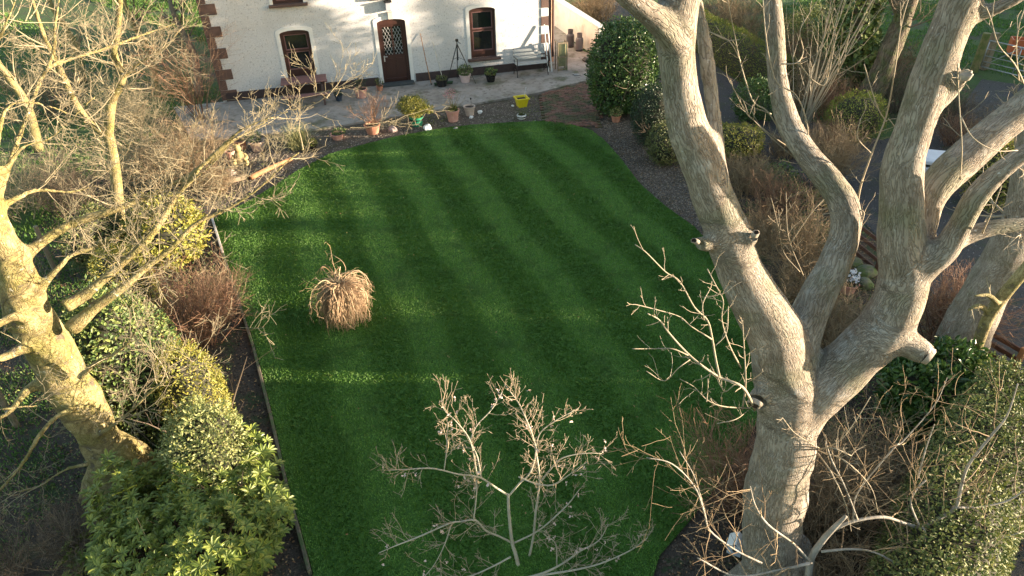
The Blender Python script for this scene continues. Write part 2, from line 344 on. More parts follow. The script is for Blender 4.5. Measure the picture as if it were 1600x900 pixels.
# mown grass: single blades, combed one way and then the other by the mower
def lawn_grass():
    A = scatter(LAWN, 600000)
    keep = rng.random(len(A)) < np.clip(1.5-A[:, 1]/22, .45, 1); A = A[keep]; N = len(A)
    d = np.array([math.sin(math.radians(160)), math.cos(math.radians(160))]); pr = np.array([d[1], -d[0]])*-1
    u = A@pr + .06*np.sin(A@d*1.3)
    s = np.sin(2*PI*(u-STRIPE0)/STRIPEW); s = np.tanh(s*2.2)
    lean = s[:, None]*d[None]*-.42
    ang = rng.uniform(0, 2*PI, N); sc2 = rng.uniform(.6, 1.3, N)
    D = np.stack([lean[:, 0]+rng.normal(0, .45, N), lean[:, 1]+rng.normal(0, .45, N), np.full(N, 1.)], 1); D = nrm(D)
    h = .024*sc2; wdt = .0088*(1+A[:, 1]*.035)
    B = np.stack([A[:, 0], A[:, 1], np.full(N, .045)], 1); S = np.stack([np.cos(ang), np.sin(ang), np.zeros(N)], 1)*wdt[:, None]
    V = np.stack([B-S, B+S, B+D*h[:, None]], 1).reshape(-1, 3)
    mb = MB(); mb.add(V, np.arange(3*N).reshape(-1, 3))
    m = M('lawn_blades', [(.068, .165, .014), (.110, .232, .023)], 3, .6, isl=.5, trans=.25, world=True, patch=[((.11, .15, .02), 9, .66, .06), ((.045, .10, .010), 1.6, .60, .10), ((.12, .12, .04), 28, .70, .03)])
    nt = m.node_tree; L = nt.links; at = _n(nt, 'ShaderNodeAttribute', attribute_name='stripe_sheen')
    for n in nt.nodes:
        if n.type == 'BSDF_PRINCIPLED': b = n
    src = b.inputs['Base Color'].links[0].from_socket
    cr = _n(nt, 'ShaderNodeValToRGB'); cr.color_ramp.elements[0].color = (.62, .70, .62, 1); cr.color_ramp.elements[1].color = (1.34, 1.30, 2.1, 1)  # mowing sheen painted in: blade colour darkened and lightened by stripe
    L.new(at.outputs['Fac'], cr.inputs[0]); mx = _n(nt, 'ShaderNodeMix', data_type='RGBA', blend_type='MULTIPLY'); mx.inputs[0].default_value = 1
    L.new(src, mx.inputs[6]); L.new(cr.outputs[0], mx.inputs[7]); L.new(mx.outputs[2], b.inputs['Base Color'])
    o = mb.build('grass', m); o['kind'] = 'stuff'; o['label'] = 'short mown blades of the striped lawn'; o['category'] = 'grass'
    a = o.data.attributes.new('stripe_sheen', 'FLOAT', 'POINT'); a.data.foreach_set('value', np.repeat(.5+.5*s, 3).astype(np.float32))
STRIPEW, STRIPE0 = 1.42, 1.585
lawn_grass()

def rough_grass(name, polys, n, h, label, mat=GRASS_ROUGH, thr=.35, seed=5, z=.0, wd=.008):
    mb = MB()
    for poly in polys:
        A = scatter(poly, n); k = vnoise(A[:, 0], A[:, 1], 1.1, seed)*.6+vnoise(A[:, 0], A[:, 1], 3.1, seed+1)*.4 > thr+rng.uniform(-.1, .1, len(A)); A = A[k]; N = len(A)
        D = nrm(np.stack([rng.normal(0, .5, N), rng.normal(0, .5, N), np.ones(N)], 1)); hh = h*rng.uniform(.4, 1.2, N)
        a = rng.uniform(0, 2*PI, N); ww = wd*(1+A[:, 1]*.05)
        B = np.stack([A[:, 0], A[:, 1], np.full(N, z)], 1); S = np.stack([np.cos(a), np.sin(a), np.zeros(N)], 1)*ww[:, None]
        V = np.stack([B-S, B+S, B+D*hh[:, None]], 1).reshape(-1, 3); mb.add(V, np.arange(3*N).reshape(-1, 3))
    return tag(mb.build(name, mat), label, 'grass', kind='stuff')
rough_grass('grass', [[(-30, 42), (-9.8, 24.5), (-12, 15), (-8.6, 3), (-16, 4), (-40, 40)], [(-26, 44), (0, 44), (0, 36), (-12, 30)]], 150000, .10, 'rough green grass beyond the left border', thr=.38)
rough_grass('grass', [[(-6.3, 4.2), (-6.9, 8), (-8.8, 13), (-11, 17), (-17, 13), (-13, 4)]], 90000, .09, 'dark weedy grass under the tall pale tree', thr=.40, seed=15)
rough_grass('grass', [[(12, 26), (16, 24.6), (19, 21), (34, 20), (40, 45), (12, 45)]], 160000, .10, 'cropped muddy green field beyond the metal gate', thr=.42, seed=9)

def pebbles(name, poly, n, r, mat, label, z=.01):
    A = scatter(poly, n); N = len(A); O = np.array([(1, 0, 0), (-1, 0, 0), (0, 1, 0), (0, -1, 0), (0, 0, 1), (0, 0, -1)], float)
    s = r*rng.uniform(.4, 1.5, (N, 1, 1)); a = rng.uniform(0, PI, N); V = O[None]*rng.uniform(.6, 1.3, (N, 6, 1))*np.array([1, .8, .55])
    ca, sa = np.cos(a)[:, None], np.sin(a)[:, None]; V = np.stack([V[..., 0]*ca-V[..., 1]*sa, V[..., 0]*sa+V[..., 1]*ca, V[..., 2]], -1)*s
    V = V + np.concatenate([A, np.full((N, 1), z)], 1)[:, None]
    T = np.array([(0, 2, 4), (2, 1, 4), (1, 3, 4), (3, 0, 4), (2, 0, 5), (1, 2, 5), (3, 1, 5), (0, 3, 5)])
    mb = MB(); mb.add(V.reshape(-1, 3), (np.arange(N)[:, None, None]*6+T[None]).reshape(-1, 3)); return tag(mb.build(name, mat), label, 'gravel', kind='stuff')
PEB = M('pebbles', [(.04, .032, .024), (.13, .105, .08), (.30, .26, .21)], 3, .9, isl=.95, world=True)
bedpoly = [tuple(G(*p)[:2]) for p in [(340, 335), (345, 250), (395, 222), (500, 206), (620, 188), (740, 168), (838, 150), (850, 190), (800, 191), (700, 199), (620, 213), (515, 241), (425, 292)]]
pebbles('gravel', bedpoly, 26000, .022, PEB, 'grey gravel strip between the patio and the lawn')
pebbles('gravel', [tuple(G(*p)[:2]) for p in [(932, 200), (955, 175), (1000, 200), (1130, 330), (1185, 450), (1180, 500), (1112, 384), (1042, 323), (1002, 288), (947, 220)]], 24000, .022, M('brown_pebbles', [(.03, .022, .016), (.10, .075, .055), (.24, .20, .16)], 3, .9, isl=.95, world=True), 'dark gravel strip along the right edge of the lawn')
pebbles('gravel', DRIVE, 30000, .018, M('drive_chips', [(.03, .028, .027), (.10, .093, .09), (.24, .22, .21)], 3, .9, isl=.95, world=True), 'dark loose chippings on the driveway', z=.016)
def litter(poly, n, label, mat=LEAF_DEAD, s=.05):
    A = scatter(poly, n); N = len(A); P = np.stack([A[:, 0], A[:, 1], rng.uniform(.012, .05, N)+(.065 if N < 200 else 0)], 1); a = rng.uniform(0, 2*PI, N)
    mb = MB(); leaves(mb, P, np.stack([np.cos(a), np.sin(a), rng.normal(0, .3, N)], 1), np.stack([rng.normal(0, .3, N), rng.normal(0, .3, N), np.ones(N)], 1), s*rng.uniform(.5, 1.2, N), s*.5)
    return tag(mb.build('fallen_leaves', mat), label, 'leaf litter', kind='stuff')
litter([(4.6, 4), (6.3, 4), (8, 8), (8.2, 11), (8, 14.5), (6.4, 19.5), (5.9, 24), (4, 24), (4.6, 14), (4.5, 10), (3.3, 6.9), (1.9, 5.3), (1.3, 4)], 22000, 'brown fallen leaves on the right border soil')
litter([(-8.4, 4), (-2.2, 4), (-4.75, 10), (-7.1, 15), (-9, 20), (-12, 18)], 16000, 'brown fallen leaves on the left border soil')
litter([(-6, 15), (-2.4, 5.6), (1.5, 5.4), (4, 9), (3, 16), (0, 20)], 170, 'a few stray leaves lying on the lawn', s=.045)
litter([tuple(G(*p)[:2]) for p in [(932, 200), (955, 175), (1000, 200), (1130, 330), (1185, 450), (1180, 500), (1112, 384), (1042, 323), (1002, 288), (947, 220)]], 3500, 'brown leaf scraps over the gravel along the right lawn edge', s=.04)
litter([(8.2, 20.6), (10.5, 18.6), (15, 22), (14, 30), (7.4, 30), (7.8, 24)], 9000, 'brown fallen leaves under the hedgerow trees')

# ------------------------------------------------------------------ lawn edging
BOARDM = M('old_board', [(.06, .05, .035), (.15, .12, .09)], 14, .9, bump=.5, bscale=40, patch=[((.06, .09, .03), 5, .52, .08)])
edge = thing('lawn_edging', 'weathered timber boards edging the left side of the lawn', 'lawn edging', (LAWN[0][0], LAWN[0][1], 0))
E0 = np.array(LAWN[0])
for i in range(6):
    a, b = np.array(LAWN[i]), np.array(LAWN[i+1]); nn = max(1, int(round(np.linalg.norm(b-a)/1.3)))
    for k in range(nn):
        p, q = a+(b-a)*k/nn, a+(b-a)*(k+1)/nn; dd = q-p; l = np.linalg.norm(dd); nx = np.array([-dd[1], dd[0]])/l
        c = (p+q)/2 - nx*.035*(1 if nx[0] > 0 else -1) - E0
        mb = MB(); mb.bbox((0, 0, 0), (l-.012, .05, .11), .008)
        o = mb.build('board', STONE if i == 0 else BOARDM, edge); o.location = (c[0], c[1], .052+random.uniform(-.008, .008)); o.rotation_euler = (random.uniform(-.08, .08), 0, math.atan2(dd[1], dd[0]))

# ------------------------------------------------------------------ brick path (each brick a piece)
bp = [tuple(G(*p)[:2]) for p in [(842, 149), (938, 124), (936, 200), (905, 199), (852, 193)]]
path = sheet('brick_path', bp, .018, SOILG)
me = MB().bbox((0, 0, 0), (.21, .10, .06), .006); proto = me.build('brick', BRICKM, path); protome = proto.data; cnt = 0
for r_ in range(60):
    for c_ in range(16):
        x, y = .85+c_*.222+(.111 if r_ % 2 else 0), 19.9+r_*.112
        if not inpoly(np.array([(x, y)]), bp)[0]: continue
        if cnt == 0: o = proto
        else: o = proto.copy(); C.objects.link(o)
        cnt += 1; o.parent = path; o.location = (x+random.uniform(-.004, .004), y+random.uniform(-.003, .003), .022+random.uniform(-.007, .007)); o.rotation_euler = (random.uniform(-.03, .03), random.uniform(-.03, .03), random.uniform(-.03, .03))

# ================================================================== THE HOUSE (local x along the front, y into the house, z up)
HANG = math.radians(13.38)
house = thing('house', 'whitewashed roughcast house with red-brown arched windows and brown corner blocks', 'house', (-9.47, 23.17, 0), HANG)
def HL(x, y, z=0):        # house-local to world
    return np.array([-9.47+x*math.cos(HANG)-y*math.sin(HANG), 23.17+x*math.sin(HANG)+y*math.cos(HANG), z])
ROUGH = M('roughcast', [(.47, .47, .475), (.62, .62, .62)], 26, .95, bump=.7, bscale=40, patch=[((.47, .46, .45), 1.1, .64, .14), ((.27, .265, .265), 17, .61, .04)], bdist=.012, spec=.1)
SMOOTHW = M('smooth_render', [(.60, .60, .585), (.68, .68, .66)], 5, .7, bump=.1, bscale=60)
BOUNCE_CREAM = M('bounce_cream', [(.74, .66, .57), (.80, .74, .66)], 2, .8, bump=.15, bscale=30, patch=[((.52, .46, .38), 1.4, .62, .1)])  # white wall with the warm bounced sunlight put into its colour
HW, HD, HH = 11.39, 7.0, 5.6
def arch(x0, x1, z0, z1, rise, n=7):
    xm, hw = (x0+x1)/2, (x1-x0)/2
    return [(x0, z0), (x1, z0)] + [(xm+hw*math.cos(t), z1-rise+rise*math.sin(t)) for t in np.linspace(0, PI, n)]
OPEN = [arch(2.22, 3.16, .64, 2.16, .10), arch(8.52, 9.44, .66, 2.36, .10), arch(5.38, 6.33, .07, 2.24, .10),
        [(2.22, 2.98), (3.16, 2.98), (3.16, 4.6), (2.22, 4.6)], [(5.4, 2.98), (6.3, 2.98), (6.3, 4.6), (5.4, 4.6)], [(8.52, 2.98), (9.44, 2.98), (9.44, 4.6), (8.52, 4.6)]]
def plate(mb, outer, holes, y0, y1):
    """wall plate in the x-z plane with openings, from y0 (front) to y1"""
    loops = [outer]+[h for h in holes]; pts = [p for l in loops for p in l]
    tr = np.array(tessellate_polygon([[Vector((p[0], p[1], 0)) for p in l] for l in loops])); n = len(pts)
    a = np.array([pts[k] for k in tr[0]]); sg = np.cross(a[1]-a[0], a[2]-a[0]) > 0
    tr = tr if sg else tr[:, ::-1]
    V = [(p[0], y0, p[1]) for p in pts]+[(p[0], y1, p[1]) for p in pts]; Q = []; b = 0
    for l in loops:
        for i in range(len(l)): Q.append((b+i, b+(i+1) % len(l), b+(i+1) % len(l)+n, b+i+n))
        b += len(l)
    mb.add(V, [tr, tr[:, ::-1]+n, np.array(Q)])
mb = MB(); plate(mb, [(0, 0), (HW, 0), (HW, HH), (0, HH)], OPEN, 0, .32)
mb.box((.16, HD/2+.16, HH/2), (.318, HD-.34, HH-.004)); mb.box((HW-.16, HD/2+.16, HH/2), (.318, HD-.34, HH-.004)); mb.box((HW/2, HD-.15, HH/2), (HW-.66, .3, HH-.006))
mb.build('wall', ROUGH, house)
# roof
rf = MB(); rz = HH+2.4
for s, ya, yb in ((1, -.35, HD/2), (-1, HD+.35, HD/2)):
    V = [(-.25, ya, HH-.1), (HW+.25, ya, HH-.1), (HW+.25, yb, rz), (-.25, yb, rz)]; V2 = [(a, b, c+.12) for a, b, c in V]
    rf.add(V+V2, [np.array([(0, 3, 2, 1), (4, 5, 6, 7), (0, 1, 5, 4), (1, 2, 6, 5), (2, 3, 7, 6), (3, 0, 4, 7)])])
roof = rf.build('roof', M('slate', [(.05, .055, .065), (.09, .095, .11)], 8, .6, bump=.4, bscale=20), house)
for cx in (.5, HW-.5): MB().box((cx, HD/2, rz+.35), (.6, .9, 1.3)).build('chimney', ROUGH, roof)
for cx in (.16, HW-.16):
    g = MB(); x0, x1 = cx-.157, cx+.157; g.add([(x0, 0, HH-.004), (x0, HD, HH-.004), (x0, HD/2, rz-.08), (x1, 0, HH-.004), (x1, HD, HH-.004), (x1, HD/2, rz-.08)], [np.array([(0, 2, 1), (3, 4, 5)]), np.array([(0, 1, 4, 3), (1, 2, 5, 4), (2, 0, 3, 5)])]); g.build('gable', ROUGH, house)
# plinth pieces
mb = MB()
for x0, x1 in ((.12, 5.20), (6.50, HW-.002)): mb.box(((x0+x1)/2, -.018, .20), (x1-x0, .05, .30))
mb.build('plinth', PLINTHM, house)
# corner blocks
for side in (0, 1):
    k = 0; z = .36 if side else .1
    while z < HH-.35:
        wd, h = ((.27, .31) if k % 2 == 0 else (.27, .29)) if side else ((.52, .34) if k % 2 == 0 else (.26, .34))
        cx = HW-wd/2+.02 if side else wd/2-.02-.001*k
        m_ = QUOINM if (k % 2 == 0 or not side) else SMOOTHW
        if side: MB().bbox((cx-.06, .12, z+h/2), (wd, .30, h-.012), .012).build('corner_block', m_, house)
        else: MB().bbox((cx, .12, z+h/2), (wd, .30, h-.012), .012).build('corner_block', m_, house)
        z += h; k += 1
MB().bbox((HW-.02+.04, .16, 2.9), (.10, .36, 5.2), .01).build('corner_strip', QUOINM, house)
MB().tube([(HW+.13, -.03, .45), (HW+.13, -.03, 5.5)], [.04, .04], 10).build('downpipe', REDWOOD, house, smooth=False)
MB().bbox((HW+.20, 1.2, 1.25), (.34, 1.2, 2.5), .02).build('side_pier', M('salmon_render', [(.50, .27, .17), (.58, .36, .25)], 3, .85, bump=.2), house)
# surrounds (smooth bands round the openings)
for k, (x0, x1, z0, z1) in enumerate([(2.22, 3.16, .64, 2.16), (8.52, 9.44, .66, 2.36), (5.38, 6.33, .075, 2.24)]):
    o_ = arch(x0-.12, x1+.12, z0, z1+.12, .13, 9); i_ = arch(x0+.001, x1-.001, z0-.5, z1-.001, .10, 7)
    mb = MB(); out = [(x0-.12, z0), (x0, z0)]+[((x0+x1)/2+(x1-x0)/2*math.cos(t), z1-.10+.10*math.sin(t)) for t in np.linspace(PI, 0, 9)]+[(x1, z0), (x1+.12, z0)]+[((x0+x1)/2+((x1-x0)/2+.12)*math.cos(t), z1-.02+.14*math.sin(t)) for t in np.linspace(0, PI, 9)]
    plate(mb, out, [], -.025, .002); mb.build('surround', SMOOTHW, house)
def window(x0, x1, z0, z1, rise, sill=True):
    xm = (x0+x1)/2; y = .10
    fr = MB(); outer = arch(x0+.002, x1-.002, z0+.002, z1-.002, rise) if rise else [(x0, z0), (x1, z0), (x1, z1), (x0, z1)]
    zt, mid = z1-rise-.02, z0+(z1-z0)*.55
    lo = [(x0+.11, z0+.22 if rise else z0+.08), (x1-.09, z0+.22 if rise else z0+.08), (x1-.09, mid-.03), (x0+.11, mid-.03)]; up = [(x0+.11, mid+.03), (x1-.09, mid+.03), (x1-.09, zt-.04), (x0+.11, zt-.04)]
    plate(fr, outer, [lo, up], y, y+.09); f = fr.build('window', REDWOOD, house)
    for (a, b) in ((lo[0], lo[2]), (up[0], up[2])): MB().box(((a[0]+b[0])/2, y+.06, (a[1]+b[1])/2), (b[0]-a[0]-.002, .012, b[1]-a[1]-.002)).build('pane', GLASS, f)
    mb = MB(); t = .03
    for (a, b) in ((lo[0], lo[2]), (up[0], up[2])):
        for q in ((a[0], b[0], a[1], a[1]+t), (a[0], b[0], b[1]-t, b[1]), (a[0], a[0]+t, a[1]+t, b[1]-t), (b[0]-t, b[0], a[1]+t, b[1]-t)): mb.box(((q[0]+q[1])/2, y+.035, (q[2]+q[3])/2), (q[1]-q[0], .03, q[3]-q[2]))
    mb.build('sash', PINKWOOD, f)
    if sill: MB().bbox((xm, -.03, z0-.04), (x1-x0+.26, .26, .085), .012).build('sill', QUOINM, f)
    return f
window(2.22, 3.16, .64, 2.16, .10); window(8.52, 9.44, .66, 2.36, .10)
for x0, x1 in ((2.22, 3.16), (5.4, 6.3), (8.52, 9.44)):
    window(x0, x1, 2.98, 4.6, 0)
    for q in (x0-.05, x1+.05): MB().box((q, -.012, 3.79), (.098, .03, 1.62)).build('surround', SMOOTHW, house)
# small things on the ground-floor window sill
# door
x0, x1, z0, z1 = 5.38, 6.33, .075, 2.24
fr = MB(); inner = [(x0+.09, z0+.02), (x1-.09, z0+.02), (x1-.09, z1-.2), (x0+.09, z1-.2)]; plate(fr, arch(x0+.002, x1-.002, z0+.002, z1-.002, .10), [inner], .06, .18)
door = fr.build('door', REDWOOD, house)
dx0, dx1, dz0, dz1 = x0+.093, x1-.093, z0+.03, z1-.205; dm = (dx0+dx1)/2
pan = MB(); lf = [(dx0+.07, 1.04), (dm-.025, 1.04), (dm-.025, dz1-.07), (dx0+.07, dz1-.07)]; rt = [(dm+.025, 1.04), (dx1-.07, 1.04), (dx1-.07, dz1-.07), (dm+.025, dz1-.07)]
plate(pan, [(dx0, dz0), (dx1, dz0), (dx1, dz1), (dx0, dz1)], [lf, rt], .10, .15)
for a, b, c, d in ((dx0+.08, dm-.04, .38, .92), (dm+.04, dx1-.08, .38, .92)): pan.bbox(((a+b)/2, .097, (c+d)/2), (b-a, .02, d-c), .008)
pan.bbox((dm, .085, .22), (dx1-dx0-.06, .04, .05), .006)
pan.build('leaf', REDWOOD, door)
for h in (lf, rt):
    a, b = h[0], h[2]; MB().box(((a[0]+b[0])/2, .13, (a[1]+b[1])/2), (b[0]-a[0]-.004, .01, b[1]-a[1]-.004)).build('pane', GLASS, door)
    mb = MB(); W_, H_ = b[0]-a[0], b[1]-a[1]; sl = 1.9; step = .105
    for s in (1, -1):
        c = -H_/sl
        while c < W_:
            pts = []
            for t in np.linspace(0, H_, 60):
                x = c+t/sl
                if 0 <= x <= W_: pts.append((x if s > 0 else W_-x, t))
            if len(pts) > 2: mb.tube([(a[0]+pts[0][0], .118+.003*s, a[1]+pts[0][1]), (a[0]+pts[-1][0], .118+.003*s, a[1]+pts[-1][1])], [.0045, .0045], 4)
            c += step
    mb.build('lattice', LEAD, door)
MB().tube([(dx0+.03, .06, .98), (dx0+.03, .05, 1.0), (dx0+.14, .05, 1.0)], [.012, .012, .012], 6).build('handle', LEAD, door)
MB().bbox((dx0+.03, .092, .93), (.035, .012, .2), .004).build('letter_plate', LEAD, door)
MB().bbox((5.85, -.16, .105), (1.12, .34, .075), .012).build('doorstep', M('dark_step', [(.03, .04, .045), (.06, .07, .07)], 10, .8, bump=.3), house)
# keystone and lantern over the door
MB().box((5.86, -.05, 2.36), (.16, .10, .22), tp=1.0).build('keystone', M('keystone_paint', [(.42, .36, .33), (.5, .44, .40)], 9, .8), house)
lan = MB().bbox((5.82, -.12, 2.66), (.20, .20, .26), .02).build('wall_lantern', M('lantern_glass', [(.30, .32, .36), (.4, .42, .46)], 4, .3), house)
MB().bbox((5.82, -.12, 2.82), (.25, .25, .05), .02).build('cap', BLACKM, lan); MB().box((5.82, -.012, 2.70), (.1, .03, .3)).build('backplate', BLACKM, lan)
# low wall running back beside the house
bw = thing('boundary_wall', 'low white rendered wall, coloured cream for bounced sunlight, running back beside the right end of the house', 'wall', (3.42, 27.21, 0))
d_ = np.array([-1.13, 4.18]); d_ /= np.linalg.norm(d_)
mb = MB(); a = math.atan2(d_[1], d_[0]); mb.bbox((d_[0]*5+.12, d_[1]*5, .56), (10.6, .24, 1.12), .02, rz=a); mb.build('wall', BOUNCE_CREAM, bw)
MB().bbox((d_[0]*5+.12, d_[1]*5, 1.15), (10.7, .30, .07), .02, rz=a).build('coping', SMOOTHW, bw)

# ================================================================== THINGS ON THE PATIO
ZP = .07
def part(mb, name, mat, t, **k): return mb.build(name, mat, t, **k)
def pot(name, label, x, y, r, h, mat, z=ZP, group=None, prof=None, soil=True, cat='plant pot', rim=.03):
    t = thing(name, label, cat, (x, y, z), 0, group)
    p = prof or [(r*.68, 0), (r*.72, .01), (r*.92, h*.82), (r, h*.82), (r+.012, h), (r-.02, h), (r*.82, h*.86), (r*.8, h*.84)]
    part(MB().lathe(p, 22), 'pot', mat, t, smooth=False)
    if soil: part(MB().lathe([(.001, h*.86), (r*.86, h*.86), (r*.84, h*.83)], 16, cap=False), 'soil', SOIL, t)
    return t
def tuft(t, z, n, ln, wd, mat, spread=.9, base=.04, name='foliage', up=1.0):
    mb = MB(); P = np.stack([rng.normal(0, base, n), rng.normal(0, base, n), np.full(n, z)+rng.uniform(0, .02, n)], 1)
    D = nrm(np.stack([rng.normal(0, spread, n), rng.normal(0, spread, n), np.abs(rng.normal(up, .3, n))], 1)); l = ln*rng.uniform(.5, 1.1, n)
    k = 3; mbv = []
    for i in range(k): mbv.append(P); P = P+D*(l/k)[:, None]; D = nrm(D+np.array([0, 0, -.28]))
    for i in range(k):
        a = mbv[i]; b = mbv[i+1] if i+1 < k else P; leaves(mb, a, b-a, np.tile([0, 0, 1.], (n, 1))+rng.normal(0, .3, (n, 3)), np.linalg.norm(b-a, axis=1)*1.1, wd*(1-.25*i))
    return part(mb, name, mat, t)
def leafball(t, c, rx, rz, n, ln, wd, mat, name='foliage', shell=.45):
    d = nrm(rng.normal(size=(n, 3))); rr = (shell+(1-shell)*rng.random(n)**.5)*(1+.18*np.sin(d[:, 0]*5+d[:, 2]*4)*np.cos(d[:, 1]*6)); P = d*rr[:, None]*np.array([rx, rx, rz])+np.array(c)
    mb = MB(); leaves(mb, P, d+rng.normal(0, .7, (n, 3))+np.array([0, 0, .2]), d+rng.normal(0, .4, (n, 3))+np.array([0, 0, .5]), ln*rng.uniform(.6, 1.2, n), wd); return part(mb, name, mat, t)
def potstem(t, z, h, n, mat=TWIG_D, r=.012, lv=((5, .18, .6, 3, .15, (0, 0, .1), 3),), spread=.35):
    mb = MB(); P0 = np.tile([0, 0, z], (n, 1))+rng.normal(0, .03, (n, 3))*np.array([1, 1, 0]); D = np.stack([rng.normal(0, spread, n), rng.normal(0, spread, n), np.ones(n)], 1)
    twiggery(mb, P0, D, h*rng.uniform(.7, 1.1, n), r, [(4, .12, (0, 0, .05), 4)]+list(lv)); return part(mb, 'stems', mat, t)

# picnic table under the left window
c = G(463, 166); pt = thing('picnic_table', 'faded red slatted picnic table in front of the left window', 'picnic table', HL(2.75, -.95, ZP), HANG)
for k in range(5): part(MB().bbox((0, -.30+k*.15, .74), (1.45, .138, .035), .006), 'slat', PINKWOOD, pt)
for s in (-1, 1):
    for k in range(2): part(MB().bbox((0, s*(.60+k*.13), .44), (1.45, .12, .035), .006), 'seat_slat', PINKWOOD, pt)
    for q in (-.55, .55): part(MB().bbox((q, s*.34, .37), (.07, .09, .80), .006, rx=s*.42), 'leg', REDWOOD, pt)
for q in (-.55, .55): part(MB().bbox((q+.07, 0, .40), (.045, 1.4, .09), .006), 'cross_bar', REDWOOD, pt); part(MB().bbox((q+.07, 0, .69), (.045, .74, .07), .006), 'top_bearer', REDWOOD, pt)
# garden bench at the right end
be = thing('garden_bench', 'slim bench with pale slats and black cast iron ends by the house corner', 'bench', HL(10.55, -.55, ZP), HANG)
for k in range(4): part(MB().bbox((0, -.20+k*.10, .42), (1.16, .08, .022), .004), 'slat', M('bench_slat', [(.26, .28, .28), (.36, .38, .38)], 9, .7) if k == 0 else bpy.data.materials['bench_slat'], be)
for k in range(3): part(MB().bbox((0, .20+k*.025, .55+k*.12), (1.16, .022, .085), .004, rx=-.2), 'back_slat', bpy.data.materials['bench_slat'], be)
for s in (-.56, .56):
    m_ = MB(); m_.tube(smoothline([(s, -.26, 0), (s, -.20, .2), (s, -.24, .41), (s, .1, .40), (s, .24, .60), (s, .30, .86)]), .016, 6); m_.tube(smoothline([(s, .27, 0), (s, .2, .2), (s, .14, .4)]), .016, 6)
    m_.tube(smoothline([(s, -.23, .41), (s, -.27, .55), (s, -.2, .64), (s, 0, .62), (s, .23, .62)]), .014, 6); m_.tube([(s, -.2, .2), (s, .2, .2)], .009, 5); part(m_, 'iron_end', BLACKM, be, smooth=True)
# leaning tools
tl = thing('broom_pole', 'long tan pole leaning on the wall just right of the door', 'pole', HL(6.95, -.55, ZP), HANG)
part(MB().tube([(0, 0, .02), (-.08, .23, .75), (-.15, .52, 1.62)], [.017, .015, .012], 7), 'pole', WOODO, tl); part(MB().tube([(0, 0, 0), (0, .0, .06)], [.02, .02], 7), 'ferrule', BLACKM, tl)
bm_ = thing('push_broom', 'wide green yard broom standing head down against the wall', 'broom', HL(7.28, -.68, ZP), HANG)
part(MB().bbox((.08, 0, .075), (.66, .075, .05), .012), 'head', M('broom_green', [(.02, .06, .03), (.04, .09, .04)], 9, .7), bm_); part(MB().box((.08, 0, .028), (.62, .06, .05), tp=1.0), 'bristles', M('bristle', [(.02, .04, .02), (.05, .07, .04)], 60, .9, bump=.5, bscale=200), bm_)
part(MB().tube([(.08, 0, .1), (.0, .30, .7), (-.08, .66, 1.30)], [.014, .013, .012], 7), 'handle', M('grey_wood', [(.38, .36, .31), (.48, .46, .4)], 9, .8), bm_)
tp = thing('tripod', 'black camera tripod with spread legs left of the right window', 'tripod', HL(7.95, -.55, ZP), HANG)
part(MB().tube([(0, 0, .75), (0, 0, 1.38)], [.018, .018], 8), 'column', BLACKM, tp); part(MB().bbox((0, 0, 1.42), (.10, .08, .09), .015), 'head', BLACKM, tp); part(MB().tube([(0, 0, 1.40), (.10, -.12, 1.33)], [.01, .01], 6), 'handle', BLACKM, tp)
for x, y in ((-.42, .10), (.0, .40), (.50, -.40)):
    part(MB().tube([(0, 0, 1.30), (x*.5, y*.5, .65), (x, y, 0)], [.018, .015, .010], 7), 'leg', BLACKM, tp); part(MB().tube([(0, 0, .85), (x*.4, y*.4, .78)], [.007, .007], 5), 'brace', BLACKM, tp)
for k, (dx, lab) in enumerate(((0, 'taller white pole leaning at the right corner of the house'), (.12, 'shorter white pole leaning beside the taller one at the house corner'))):
    q = tag(MB().tube([(0, 0, .0), (-.05, .38, 1.55-.04*k)], [.022, .022], 8).build('white_pole', WHITE), lab, 'pole'); q.location = HL(11.22+dx, -.48-.04*k, ZP); q.rotation_euler = (0, 0, HANG)
cr = thing('mesh_crate', 'tall weathered mesh-sided crate standing on end beside the white poles', 'crate', HL(11.72, -.42, ZP), HANG)
for x in (-.17, .17):
    for y in (-.15, .15): part(MB().bbox((x, y, .5), (.035, .035, 1.0), .005), 'post', WOODY, cr)
for z in (.05, .5, .97): part(MB().bbox((0, -.15, z), (.30, .025, .05), .004), 'rail', WOODY, cr); part(MB().bbox((.17, 0, z), (.025, .26, .05), .004), 'rail', WOODY, cr)
m_ = MB()
for i in range(9): m_.tube([(-.15+i*.0375, -.158, .05), (-.15+i*.0375, -.158, .97)], .003, 4); m_.tube([(.172, -.14+i*.035, .05), (.172, -.14+i*.035, .97)], .003, 4)
for i in range(24): m_.tube([(-.15, -.160, .06+i*.038), (.15, -.160, .06+i*.038)], .003, 4)
part(m_, 'netting', M('green_net', [(.05, .10, .06), (.08, .13, .08)], 9, .7), cr); part(MB().bbox((0, 0, .55), (.26, .22, .8), .02), 'lining', M('lining', [(.22, .20, .10), (.34, .30, .16)], 9, .9, bump=.5), cr)
